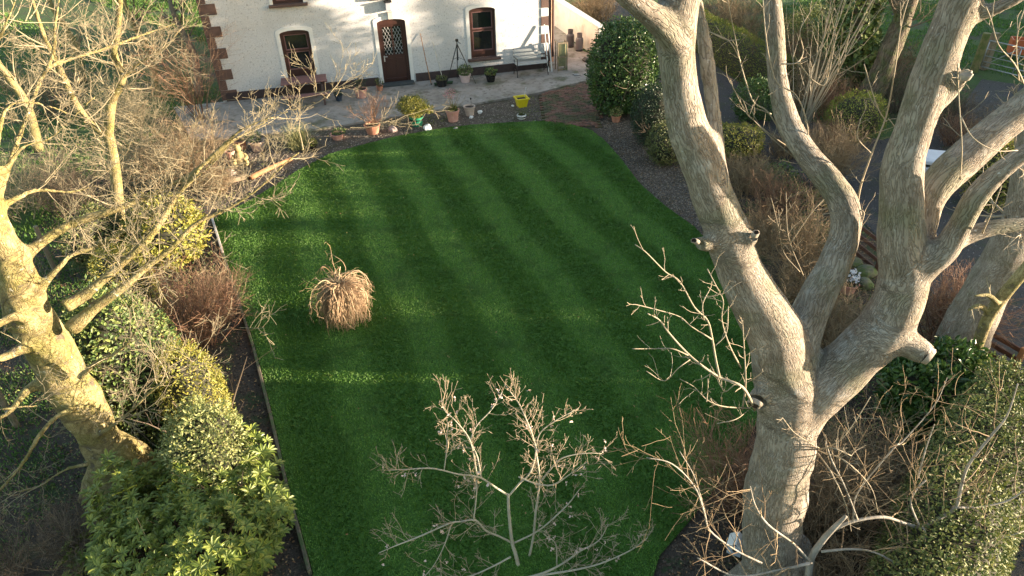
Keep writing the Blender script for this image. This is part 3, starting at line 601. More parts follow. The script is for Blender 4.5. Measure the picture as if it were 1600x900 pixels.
# pots on the patio, from the left window to the bench
def at(px, py): g = G(px, py, ZP); return g[0], g[1]
x, y = at(565, 152); t = pot('terracotta_pot', 'pink terracotta pot with a leafy plant left of the front door', x, y, .22, .30, PINKPOT); potstem(t, .26, .45, 7, TWIG_D, .008); leafball(t, (0, 0, .48), .24, .24, 130, .07, .04, LEAF_DARK, shell=.1)
x, y = at(530, 157); t = pot('blue_pot', 'small dark blue pot beside the picnic table', x, y, .13, .20, BLUEPOT); leafball(t, (0, 0, .24), .13, .08, 120, .06, .035, LEAF_DARK)
x, y = at(594, 141); t = pot('small_pot', 'small brown pot with a leafy sprig at the left foot of the door', x, y, .12, .16, TERRA); leafball(t, (0, 0, .26), .14, .14, 120, .07, .03, LEAF_OLIVE)
x, y = at(690, 138); t = pot('black_pot', 'wide black tub with low leaves behind the green broom', x, y+.25, .22, .24, BLACKPOT); leafball(t, (0, 0, .27), .18, .08, 160, .06, .035, LEAF_OLIVE)
x, y = at(727, 129); t = pot('pink_pot', 'pale pink pot with bushy green foliage in front of the tripod', x, y+.06, .20, .27, M('pale_pink_pot', [(.55, .40, .38), (.66, .5, .47)], 9, .7)); leafball(t, (0, 0, .40), .25, .17, 420, .08, .03, LEAF_IVY)
x, y = at(767, 127); t = pot('glazed_pot', 'glossy black pot with round leaves under the right window', x, y, .19, .25, BLACKPOT); leafball(t, (0, 0, .33), .20, .12, 150, .09, .06, LEAF_IVY)
# gas cylinders
for k, (px, py, mm, lab) in enumerate(((891, 73, .30, 'dark grey gas cylinder, the one farther back by the low wall'), (905, 79, .34, 'paler grey gas cylinder, the nearer one by the low wall'))):
    gx, gy, _ = G(px, py, ZP); gc = thing('gas_cylinder', lab, 'gas cylinder', (gx, gy, ZP), .4*k, 'gas cylinders by the low wall')
    cm = M('cylinder_grey_%d' % k, [(.08+.05*k, .08+.045*k, .085+.045*k), (.11+.05*k, .105+.045*k, .11+.045*k)], 6, .5)
    part(MB().lathe([(.13, 0), (.14, .03), (.14, .05), (.155, .08), (.155, .40), (.14, .47), (.09, .52), (.05, .54)], 20), 'tank', cm, gc, smooth=False)
    part(MB().lathe([(.10, .50), (.105, .66), (.095, .66), (.09, .50)], 16, cap=False), 'collar', cm, gc); part(MB().tube([(0, 0, .54), (0, 0, .62)], [.03, .02], 8), 'valve', LEAD, gc)
    part(MB().lathe([(.13, 0), (.145, .0), (.145, .04), (.13, .04)], 18), 'foot_ring', BLACKM, gc)
def rock(name, label, x, y, s, mat, z=.0, cat='stone', group=None, sq=.6):
    n = 10; d = []
    for i in range(n+1):
        th = i/n*PI
        for j in range(14): d.append((math.sin(th)*math.cos(j/14*2*PI), math.sin(th)*math.sin(j/14*2*PI), math.cos(th)))
    d = np.array(d); k = rng.normal(0, 1, (6, 3)); f = 1+sum(.09*np.sin(d@k[i]*2.2+i) for i in range(6)); V = d*f[:, None]*np.array([s, s*rng.uniform(.7, 1), s*sq]); Q = []
    for i in range(n):
        for j in range(14): Q.append((i*14+j, (i+1)*14+j, (i+1)*14+(j+1) % 14, i*14+(j+1) % 14))
    m_ = MB(); m_.add(V, np.array(Q)); o = tag(m_.build(name, mat, smooth=False), label, cat, group); o.location = (x, y, z+s*sq*.6); o.rotation_euler = (0, 0, random.uniform(0, 6)); return o
x, y = at(916, 96); rock('stone', 'dark stone lying by the near end of the low wall', x, y, .16, M('dark_stone', [(.05, .045, .04), (.13, .11, .09)], 12, .9, bump=.5), ZP)
x, y = at(926, 90); rock('stone', 'mossy stone behind the dark one at the end of the low wall', x, y, .15, WOODY, ZP)
dr = thing('drain_cover', 'small dark square drain grate in the patio near the brick path', 'drain cover', (*at(901, 117), ZP+.003)); part(MB().bbox((0, 0, .004), (.22, .22, .012), .002, rz=HANG), 'frame', BLACKM, dr)
for i in range(5): part(MB().bbox((-.08+i*.04, -.01, .013), (.018, .18, .01), .002, rz=HANG), 'bar', GALV, dr)

# ================================================================== POTS AND ORNAMENTS IN THE GRAVEL
g_ = lambda px, py: tuple(G(px, py, .01)[:2])
x, y = g_(652, 196); t = pot('green_pot', 'bright green plastic pot holding a gold-tipped conifer', x, y, .21, .30, GREENPOT, .01)
part(MB().lathe([(.205, .20), (.222, .20), (.222, .225), (.205, .225)], 22), 'band', BLACKPOT, t); potstem(t, .25, .3, 5, TWIG_D, .012)
leafball(t, (-.06, -.02, .60), .44, .30, 2600, .07, .022, LEAF_GOLD, shell=.35); leafball(t, (.40, -.05, .52), .16, .12, 350, .07, .022, LEAF_GOLD, shell=.2)
leafball(t, (-.20, .12, .60), .34, .26, 1200, .07, .022, LEAF_OLIVE, shell=.5)
x, y = g_(708, 189); t = pot('tall_pink_pot', 'tall pink terracotta pot with a loose pink-tipped shrub', x, y, .21, .36, PINKPOT, .01); potstem(t, .3, .62, 12, TWIG_T, .006); tuft(t, .3, 60, .34, .03, LEAF_GOLD, .8); leafball(t, (0, 0, .36), .15, .08, 90, .08, .03, LEAF_IVY)
leafball(t, (-.04, 0, .86), .20, .14, 130, .035, .03, M('pink_petal', [(.45, .16, .20), (.6, .3, .32)], 5, .6, isl=.8), 'blossom', shell=.1)
x, y = g_(734, 180); t = pot('buff_pot', 'buff clay pot with a single dark stick in it', x, y, .18, .30, BUFFPOT, .01); part(MB().tube([(.05, 0, .2), (.07, 0, .40), (.06, .02, .52)], [.008, .007, .006], 6), 'stick', TWIG_D, t); part(MB().tube([(.06, .02, .50), (.06, .02, .55)], [.022, .022], 8), 'knob', BLACKM, t)
# square yellow planter
x, y = g_(815, 166); t = thing('yellow_planter', 'square bright yellow planter at the patio edge', 'planter', (x, y, .01), HANG+.05)
m_ = MB(); h = .30
def frustum(m_, a, b, z0, z1, inner=False):
    V = [(sx*a, sy*a, z0) for sx, sy in ((-1, -1), (1, -1), (1, 1), (-1, 1))]+[(sx*b, sy*b, z1) for sx, sy in ((-1, -1), (1, -1), (1, 1), (-1, 1))]
    Q = [(0, 1, 5, 4), (1, 2, 6, 5), (2, 3, 7, 6), (3, 0, 4, 7)]; m_.add(V, np.array([q[::-1] for q in Q] if inner else Q))
frustum(m_, .13, .19, 0, h); frustum(m_, .11, .17, .04, h+.001, True); m_.add([(-.13, -.13, .001), (.13, -.13, .001), (.13, .13, .001), (-.13, .13, .001)], np.array([0, 3, 2, 1])); part(m_, 'pot', YELPOT, t)
m_ = MB()
for s in (-1, 1): m_.bbox((0, s*.19, h-.02), (.43, .035, .045), .006); m_.bbox((s*.19, 0, h-.021), (.035, .345, .045), .006)
part(m_, 'rim', YELPOT, t); part(MB().box((0, 0, h-.07), (.31, .31, .02)), 'soil', SOIL, t)
part(MB().tube([(.12, .1, .2), (.18, .12, .5), (.2, .12, .56)], [.005, .005, .012], 5), 'marker', WHITE, t)
x, y = g_(815, 186); t = pot('bowl_pot', 'small white pot with a black band and a spiky plant', x, y, .15, .15, WHITE, .01, prof=[(.09, 0), (.14, .05), (.15, .10), (.14, .15), (.12, .15), (.12, .12)]); part(MB().lathe([(.152, .075), (.158, .09), (.152, .11)], 20, cap=False), 'band', BLACKPOT, t); tuft(t, .1, 90, .30, .02, LEAF_OLIVE, .9)
for px, py, s, lab, m_ in ((668, 203, .15, 'largest white stone, just right of the green pot', WHITESTONE), (712, 202, .07, 'small pale stone below the tall pink pot', STONE), (736, 184, .07, 'white stone at the foot of the buff pot', WHITESTONE), (750, 177, .09, 'white stone right of the buff pot', WHITESTONE), (801, 166, .05, 'little white stone left of the yellow planter', WHITESTONE), (614, 205, .15, 'rough pinkish stone left of the green pot', M('pink_stone', [(.28, .21, .19), (.42, .34, .31)], 12, .9, bump=.5))):
    x, y = g_(px, py); rock('stone', lab, x, y, s, m_, .0, sq=.7)
x, y = g_(583, 208); t = pot('shrub_pot', 'brown clay pot holding a bare twiggy shrub', x, y, .24, .28, TERRA, .01); potstem(t, .22, .95, 16, TWIG_R, .012, lv=((7, .34, .6, 3, .2, (0, 0, .1), 3), (5, .16, .6, 2, .2, (0, 0, .1), 3)), spread=.7)
x, y = g_(528, 217); t = pot('salmon_pot', 'low salmon pot with trailing greens near the lawn edge', x, y, .20, .17, PINKPOT, .01); leafball(t, (.05, .05, .20), .2, .08, 260, .06, .03, LEAF_IVY)
x, y = g_(491, 236); t = pot('black_nursery_pot', 'small black nursery pot with a yellow-green sprig', x, y, .12, .17, BLACKPOT, .01); leafball(t, (0, 0, .25), .12, .12, 160, .05, .025, LEAF_GOLD)
x, y = g_(468, 232); t = thing('ornamental_grass', 'pale feathery clump of ornamental grass by the patio edge', 'grass clump', (x, y, .01)); tuft(t, 0, 900, .75, .012, M('straw_grass', [(.22, .24, .10), (.42, .40, .20)], 5, .7, isl=.8, trans=.2), .35, .10)
x, y = g_(378, 232); pot('clay_pot', 'plain orange clay pot at the left end of the patio', x, y, .17, .26, TERRA, .01)
x, y = g_(404, 235); t = pot('clay_pot', 'speckled pinkish clay pot with green sprigs at the left end of the patio', x, y, .22, .30, M('speckled_pot', [(.32, .22, .18), (.46, .35, .29)], 30, .9, patch=[((.14, .08, .07), 60, .64, .03)]), .01); leafball(t, (-.1, .1, .36), .22, .13, 260, .07, .03, LEAF_IVY)
x, y = g_(362, 248); pot('clay_pot', 'tilted weathered clay pot among the tan twigs', x, y, .13, .24, PINKPOT, .01)
# seated yellow garden statue
x, y = g_(377, 256); t = thing('garden_statue', 'small yellow squatting garden statue on the gravel', 'statue', (x, y, .01), .3); SY = M('statue_yellow', [(.22, .17, .07), (.34, .27, .12)], 9, .8, bump=.2)
part(MB().lathe([(.12, 0), (.17, .06), (.18, .16), (.15, .27), (.10, .34), (.06, .37)], 18), 'body', SY, t, smooth=True); part(MB().lathe([(.03, .36), (.085, .39), (.10, .45), (.08, .52), (.03, .56), (.002, .57)], 16), 'head', SY, t, smooth=True)
for s in (-1, 1): part(MB().tube(smoothline([(s*.14, -.02, .28), (s*.19, -.10, .20), (s*.10, -.17, .18)]), [.045]*12+[.035], 8), 'arm', SY, t, smooth=True); part(MB().tube(smoothline([(s*.10, -.05, .10), (s*.17, -.18, .10), (s*.13, -.20, .02)]), [.055]*12+[.05], 8), 'leg', SY, t, smooth=True); part(MB().tube([(s*.06, 0, .54), (s*.075, 0, .60)], [.025, .012], 7), 'ear', SY, t)
x, y = g_(362, 273); rock('stone', 'pale hollowed stone at the left end of the timber edging', x, y, .17, STONE, 0)
x, y = g_(366, 236); 
a, b = G(392, 281), G(456, 252); m_ = MB(); P = smoothline([(0, 0, .06), ((b-a)[0]*.5, (b-a)[1]*.5+.05, .07), ((b-a)[0], (b-a)[1], .07)]); m_.tube(P, np.linspace(.075, .05, len(P)), 9)
o = tag(m_.build('log', WOODO, smooth=True), 'long orange-brown log edging the gravel near the statue', 'log'); o.location = (a[0], a[1], 0)
a, b = G(352, 288), G(388, 279); m_ = MB(); m_.bbox(((b-a)[0]/2, (b-a)[1]/2, .07), (np.linalg.norm(b-a), .14, .12), .015, rz=math.atan2((b-a)[1], (b-a)[0])); o = tag(m_.build('timber', WOODY), 'short grey timber block left of the orange log', 'timber'); o.location = (a[0], a[1], 0)
x, y = g_(962, 190); t = pot('red_pot', 'small red clay pot with pale leaves in the right border', x, y, .15, .20, TERRA, .01); leafball(t, (0, 0, .30), .18, .13, 240, .06, .03, LEAF_VARI)
x, y = g_(1322, 456); t = pot('pink_bowl', 'pink bowl of white flowers among stones by the hurdle', x, y, .19, .22, PINKPOT, .01); leafball(t, (0, 0, .28), .2, .12, 200, .07, .03, LEAF_DARK)
leafball(t, (0, 0, .38), .17, .09, 130, .06, .055, M('white_petal', [(.75, .76, .78), (.82, .83, .85)], 5, .6), 'blossom', shell=.1)
MOSSST = M('mossy_stone', [(.10, .10, .06), (.24, .24, .18)], 9, .9, bump=.5, patch=[((.10, .14, .04), 5, .52, .08)])
for px, py, s, lab in ((1333, 416, .20, 'upper mossy boulder by the pink flower bowl'), (1353, 428, .24, 'broad mossy boulder right of the white flowers'), (1350, 447, .18, 'lower mossy boulder under the hurdle')):
    x, y = g_(px, py); rock('stone', lab, x, y, s, MOSSST, 0, sq=.6)

# low rail hurdles by the drive
def hurdle(label, pa, pb, ext, zt):
    a, b = G(*pa), G(*pb); d = b-a; l = np.linalg.norm(d[:2]); an = math.atan2(d[1], d[0]); t = thing('hurdle', label, 'low fence', (a[0], a[1], .0), an)
    DRK = bpy.data.materials.get('rail_brown') or M('rail_brown', [(.07, .03, .02), (.13, .06, .035)], 8, .7, bump=.2)
    for k in range(4): part(MB().bbox(((l-ext)/2, 0, .12+k*(zt-.12)/3.3), (l+ext, .035, .085), .008), 'rail', DRK, t)
    part(MB().bbox((l+.03, .0, zt*.5), (.08, .08, zt+.06), .01), 'post', WOODO if 'second' in label else DRK, t); part(MB().bbox((-ext-.03, .0, zt*.5), (.08, .08, zt+.06), .01), 'post', DRK, t)
hurdle('dark brown rail hurdle behind the white flower bowl', (1335, 402), (1366, 428), .5, .75)
hurdle('second brown rail hurdle with an orange end post near the laurel', (1524, 566), (1572, 596), .6, .70)

# storage chest behind the tree
g0 = G(1450, 296); t = thing('storage_chest', 'pale lilac-white plastic chest with a dark gap under its lid, half behind the trunk', 'storage chest', (g0[0], g0[1], .0), -.35); PL = M('pale_plastic', [(.50, .50, .56), (.60, .60, .66)], 5, .4)
part(MB().bbox((0, .35, .28), (1.15, .75, .56), .03), 'body', PL, t); part(MB().bbox((0, .35, .60), (1.05, .66, .06), .01), 'gap_shade', BLACKM, t); part(MB().bbox((0, .37, .68), (1.22, .80, .10), .04), 'lid', PL, t)  # black slab under the lid stands in for shade in the gap
# white roofed nest box near the big tree
g0 = G(1146, 868); BX = .8
t = thing('nest_box', 'small pale blue-grey box with a white pitched roof beside the big trunk', 'nest box', (g0[0], g0[1], 0), -.5); NB = M('box_grey', [(.36, .42, .50), (.45, .50, .58)], 6, .5)
part(MB().bbox((0, 0, .24), (.22, .20, .22), .008), 'box', NB, t); part(MB().bbox((0, 0, .07), (.06, .06, .14), .004), 'post', WOODY, t)
for s in (-1, 1): part(MB().bbox((s*.065, 0, .39), (.18, .26, .015), .003, ry=s*.75), 'roof_panel', WHITE, t)
part(MB().lathe([(.03, 0), (.03, .012), (.001, .012)], 12), 'hole', BLACKM, t).matrix_local = Matrix.Translation((0, -.098, .26)) @ Matrix.Rotation(PI/2, 4, 'X')

t.scale = (BX, BX, BX)
# field gate
ga, gb = G(1530, 112), G(1640, 140); d = gb-ga; l = 3.2; t = thing('field_gate', 'galvanised tube field gate with diagonal braces', 'gate', (ga[0], ga[1], 0), math.atan2(d[1], d[0]))
for z in (.18, .36, .55, .78, 1.05): part(MB().tube([(0, 0, z), (l, 0, z)], .022 if z > 1 or z < .2 else .015, 8), 'rail', GALV, t, smooth=True)
for x in (0, 1.05, 2.1, l): part(MB().tube([(x, 0, .18), (x, 0, 1.05)], .018, 8), 'upright', GALV, t, smooth=True)
for x0_, x1_ in ((0, 1.05), (2.1, 1.05)): part(MB().tube([(x0_, .02, .18), (x1_, .02, 1.05)], .014, 6), 'brace', GALV, t, smooth=True)
x, y = g_(1521, 112); o = tag(MB().tube([(0, 0, 0), (.02, 0, 1.3)], [.13, .12], 12).build('gate_post', M('mossy_post', [(.14, .12, .05), (.24, .20, .09)], 9, .9, bump=.4, patch=[((.09, .12, .03), 4, .5, .1)])), 'round mossy timber post left of the metal gate', 'gate post'); o.location = (x, y, 0)
x, y = g_(1537, 108); o = tag(MB().bbox((0, 0, .62), (.22, .2, 1.24), .012).build('gate_post', WOODY), 'square weathered post carrying the metal gate', 'gate post'); o.location = (x, y, 0); o.rotation_euler = (0, 0, .3)
g0 = G(1600, 100); t = thing('feed_trough', 'orange-red feed trough standing behind the metal gate', 'trough', (g0[0]+.3, g0[1]+.3, 0), -.4); RO = M('orange_red_plastic', [(.42, .09, .03), (.52, .13, .05)], 6, .5)
part(MB().bbox((0, 0, .45), (1.3, .05, .5), .01), 'side', RO, t); part(MB().bbox((0, .5, .45), (1.3, .05, .5), .01), 'side', RO, t); part(MB().bbox((-.63, .25, .45), (.05, .45, .5), .01), 'end', RO, t); part(MB().bbox((.63, .25, .45), (.05, .45, .5), .01), 'end', RO, t); part(MB().bbox((0, .25, .22), (1.2, .44, .04), .01), 'base', RO, t)
for x in (-.55, .55): part(MB().bbox((x, .25, .1), (.06, .4, .2), .01), 'leg', BLACKM, t)

# ================================================================== TREES
from mathutils.kdtree import KDTree
def limb3(pts, k=5):
    """pts: (px, py, width in px, distance in front of the camera) -> centre line and radii in metres"""
    P = []; 
    for px, py, wpx, y in pts:
        p = Yp(px, py, y); P.append([*p, wpx/2/PXM(p)])
    Q = smoothline(P, k); return Q[:, :3], np.maximum(Q[:, 3], .004)
def woody_body(name, parent, limbs, voxel, mat, lump=.06, seed=1, hollows=()):
    """limbs fused into one surface, with limb-local bark coordinates stored on it"""
    mb = MB()
    for P, R in limbs: mb.tube(P, R, 20)
    tmp = mb.build(name+'_blank', mat)
    md = tmp.modifiers.new('r', 'REMESH'); md.mode = 'VOXEL'; md.voxel_size = voxel; md.use_smooth_shade = True
    ms = tmp.modifiers.new('s', 'SMOOTH'); ms.factor = .5; ms.iterations = 7
    dg = bpy.context.evaluated_depsgraph_get(); me = bpy.data.meshes.new_from_object(tmp.evaluated_get(dg)); bpy.data.objects.remove(tmp)
    me.name = name; n = len(me.vertices); co = np.empty(n*3); me.vertices.foreach_get('co', co); co = co.reshape(-1, 3)
    no = np.empty(n*3); me.vertices.foreach_get('normal', no); no = no.reshape(-1, 3)
    S, Uu, Vv, Ar, Rr = [], [], [], [], []
    for P, R in limbs:
        T = nrm(np.gradient(P, axis=0)); u = nrm(np.cross(T[0], [0.31, .95, 0.02])); acc = P[0, 2]
        for i in range(len(P)):
            u = nrm(u-T[i]*np.dot(u, T[i])); v = np.cross(T[i], u); S.append(P[i]); Uu.append(u); Vv.append(v); acc += 0 if i == 0 else np.linalg.norm(P[i]-P[i-1]); Ar.append(acc); Rr.append(R[i])
    S = np.array(S); Uu = np.array(Uu); Vv = np.array(Vv); Ar = np.array(Ar); Tt = np.cross(Uu, Vv); kd = KDTree(len(S))
    for i, p in enumerate(S): kd.insert(p, i)
    kd.balance(); B = np.zeros((n, 3)); W = np.zeros(n)
    idx = np.array([[t[1] for t in kd.find_n(c, 3)] for c in co]); 
    for k in range(3):
        j = idx[:, k]; d = co-S[j]; wt = 1/(np.linalg.norm(d, axis=1)-.6*np.array(Rr)[j]+.02).clip(.01)**2
        B += wt[:, None]*np.stack([np.sum(d*Uu[j], 1), np.sum(d*Vv[j], 1), Ar[j]+np.sum(d*Tt[j], 1)], 1); W += wt
    B /= W[:, None]
    r = np.random.default_rng(seed); f = np.zeros(n)
    for q in range(8):
        kx = r.normal(0, 1, 3)*(2.5+q*1.6); f += np.sin(co@kx+r.uniform(0, 6))/(1.5+q*.5)
    rl = np.array(Rr)[idx[:, 0]]; co = co+no*(f*rl*lump)[:, None]
    for c, rad, dep in hollows:            # rotted hollows pushed into the wood
        c = np.array(c); dist = np.linalg.norm(co-c, axis=1); k = np.clip(1-(dist/rad)**2, 0, 1); ax = nrm((no*k[:, None]).sum(0)); co = co-ax*(dep*np.sqrt(k))[:, None]
    me.vertices.foreach_set('co', co.astype(np.float32).ravel())
    a = me.attributes.new('bark', 'FLOAT_VECTOR', 'POINT'); a.data.foreach_set('vector', B.astype(np.float32).ravel())
    me.polygons.foreach_set('use_smooth', np.ones(len(me.polygons), bool)); me.materials.clear(); me.materials.append(mat); me.update()
    o = bpy.data.objects.new(name, me); C.objects.link(o)
    if parent: o.parent = parent; 
    return o
def twigs_on(mb, lines, dens, spec, t0=.15, bias=None, ang=.9, rmul=.5, rmax=.02, seed=0):
    """shoots along given branch lines; dens = shoots per metre; spec as in twiggery"""
    for P, R in lines:
        seg = np.linalg.norm(np.diff(P, axis=0), axis=1).sum(); n = max(1, int(dens*seg))
        p, d, r = kids(P[None], R[None], n, t0, 1, ang, rmul, .3, bias); r = np.minimum(r, rmax)
        l = spec[0][4]*rng.uniform(.4, 1.2, len(p)); twiggery(mb, p, d, l, r, [spec[0][:4]]+list(spec[1:]))
def world_tree(name, label, cat, base):
    """tree whose parts are given in world metres: the empty stands at the foot"""
    return thing(name, label, cat, (base[0], base[1], 0))
def reparent(o, t):
    me = o.data; me.transform(Matrix.Translation((-t.location.x, -t.location.y, -t.location.z))); o.parent = t
def wbuild(mb, name, mat, t, smooth=True):
    o = mb.build(name, mat, None, smooth=smooth); reparent(o, t)
    if name == 'twigs': o['kind'] = 'stuff'
    return o

# ---- the big many-limbed ash on the right
Yd = lambda L, a, b: [(x, y, w, a+(b-a)*i/(len(L)-1)) for i, (x, y, w) in enumerate(L)]
A_trunk = Yd([(1206, 1010, 150), (1206, 950, 106), (1206, 900, 92), (1204, 840, 88), (1212, 760, 94), (1226, 690, 90), (1230, 630, 96), (1226, 585, 92)], 4.9, 5.1)
A_a = Yd([(1226, 610, 92), (1212, 530, 88), (1182, 470, 80), (1150, 410, 72), (1133, 350, 68), (1112, 300, 66), (1096, 250, 68), (1076, 200, 60), (1065, 150, 59), (1058, 100, 58), (1056, 50, 62), (1062, 0, 64), (1072, -80, 62), (1085, -200, 55), (1060, -380, 40)], 5.1, 5.4)
A_a2 = Yd([(1056, 70, 40), (1030, 35, 40), (995, 5, 36), (955, -30, 32), (900, -110, 26), (840, -220, 18)], 5.25, 5.0)
A_b = Yd([(1128, 310, 36), (1122, 262, 27), (1117, 200, 25), (1112, 150, 25), (1105, 100, 25), (1098, 50, 22), (1090, 10, 20), (1080, -60, 19), (1085, -160, 15)], 5.2, 5.9)
A_c = Yd([(1240, 600, 70), (1250, 530, 60), (1275, 466, 56), (1303, 412, 50), (1321, 362, 45), (1318, 322, 46), (1297, 285, 44), (1268, 250, 40), (1244, 215, 37), (1228, 180, 34), (1216, 130, 32), (1211, 70, 31), (1207, 0, 29), (1203, -90, 27), (1215, -200, 22)], 5.15, 6.8)
A_d = Yd([(1240, 655, 84), (1285, 602, 84), (1335, 560, 80), (1378, 515, 80), (1404, 468, 78), (1411, 420, 74), (1408, 360, 70), (1408, 300, 64), (1413, 250, 60), (1427, 205, 60), (1444, 150, 60), (1463, 100, 62), (1481, 50, 62), (1500, 0, 62), (1525, -70, 58), (1560, -180, 48), (1575, -320, 34)], 5.05, 5.5)
A_d2 = Yd([(1478, 65, 34), (1508, 34, 26), (1545, 18, 23), (1592, -5, 20), (1650, -40, 17), (1720, -110, 12)], 5.45, 5.2)
A_st = Yd([(1455, 170, 26), (1480, 152, 22), (1497, 133, 20), (1507, 118, 19)], 5.35, 5.2)
A_f = Yd([(1428, 420, 36), (1440, 360, 44), (1452, 310, 50), (1472, 278, 54), (1505, 248, 56), (1550, 208, 54), (1600, 168, 50), (1670, 110, 44), (1750, 20, 36), (1830, -110, 24)], 5.3, 6.0)
A_e = Yd([(1395, 470, 50), (1440, 420, 46), (1478, 388, 42), (1502, 350, 36), (1525, 308, 34), (1562, 268, 33), (1602, 238, 31), (1660, 205, 28), (1740, 130, 22)], 5.15, 4.9)
A_e2 = Yd([(1470, 395, 34), (1500, 374, 30), (1545, 358, 27), (1600, 350, 25), (1670, 345, 22), (1760, 300, 16)], 5.15, 5.2)
A_g = Yd([(1370, 520, 56), (1405, 530, 46), (1432, 545, 38), (1450, 556, 34)], 5.1, 4.9)
A_k1 = Yd([(1122, 368, 34), (1106, 382, 26), (1094, 380, 22), (1087, 377, 17)], 5.1, 5.0)
A_k2 = Yd([(1150, 380, 28), (1166, 381, 22), (1175, 373, 21), (1180, 366, 16)], 5.1, 5.0)
A_k3 = Yd([(1215, 625, 70), (1196, 625, 42), (1186, 622, 34), (1180, 630, 22)], 5.0, 4.85)
A_lm = [limb3(L) for L in (A_trunk, A_a, A_a2, A_b, A_c, A_d, A_d2, A_st, A_f, A_e, A_e2, A_g, A_k1, A_k2, A_k3)]
for k in range(5):       # root flare
    a = k/5*2*PI+.4; b = A_lm[0][0][6]; A_lm.append((np.array([[b[0], b[1], .75], [b[0]+.30*math.cos(a), b[1]+.30*math.sin(a), .28], [b[0]+.62*math.cos(a), b[1]+.62*math.sin(a), -.05]]), np.array([.30, .20, .08])))
bt = world_tree('ash_tree', 'huge grey many-limbed bare tree standing right of the lawn', 'tree', (3.05, 4.95))
o = woody_body('trunk', None, A_lm, .033, BARK_A, .05, 3, hollows=[(Yp(1182, 632, 4.83), .085, .11), (Yp(1090, 383, 5.0), .05, .05), (Yp(1451, 556, 4.9), .085, .12), (Yp(1180, 368, 5.0), .04, .05)]); reparent(o, bt)
HOLLOW_SHADE = M('hollow_shade', [(.010, .007, .005), (.05, .028, .016)], 30, .95, bump=.8, bscale=60)  # near-black rot: shade inside the hollows painted onto flat end discs
CALLUS = M('callus_wood', [(.22, .19, .15), (.34, .30, .25)], 12, .85, bump=.3)
for L_, rk, mt_h in ((A_lm[14], .75, HOLLOW_SHADE), (A_lm[11], .74, HOLLOW_SHADE), (A_lm[12], .5, HOLLOW_SHADE), (A_lm[13], .55, HOLLOW_SHADE), (A_lm[7], .8, CALLUS)):
    P, Rr_ = L_; d = nrm(P[-1]-P[-2]); r = Rr_[-1]*rk; c = P[-1]+d*.012; n_ = 16; ax = nrm(np.cross(d, [0, .3, 1.])); ay = np.cross(d, ax); jag = 1+.12*rng.normal(size=n_); V = []
    for rr, hh in ((1.45, -.03), (1.28, .016), (1.06, .018), (.9, .006), (.0, .002)):
        for i in range(n_): a_ = i/n_*2*PI; V.append(c+(ax*math.cos(a_)+ay*math.sin(a_)*.8)*r*rr*(jag[i] if .9 < rr < 1.3 else 1)+d*hh)
    q = lambda k: np.array([(k*n_+i, k*n_+(i+1) % n_, (k+1)*n_+(i+1) % n_, (k+1)*n_+i) for i in range(n_)])
    mb = MB(); mb.add(V, [q(0), q(1)]); wbuild(mb, 'callus_ring', CALLUS, bt)
    mb = MB(); mb.add(V, [q(2), q(3)]); wbuild(mb, 'hollow', mt_h, bt)
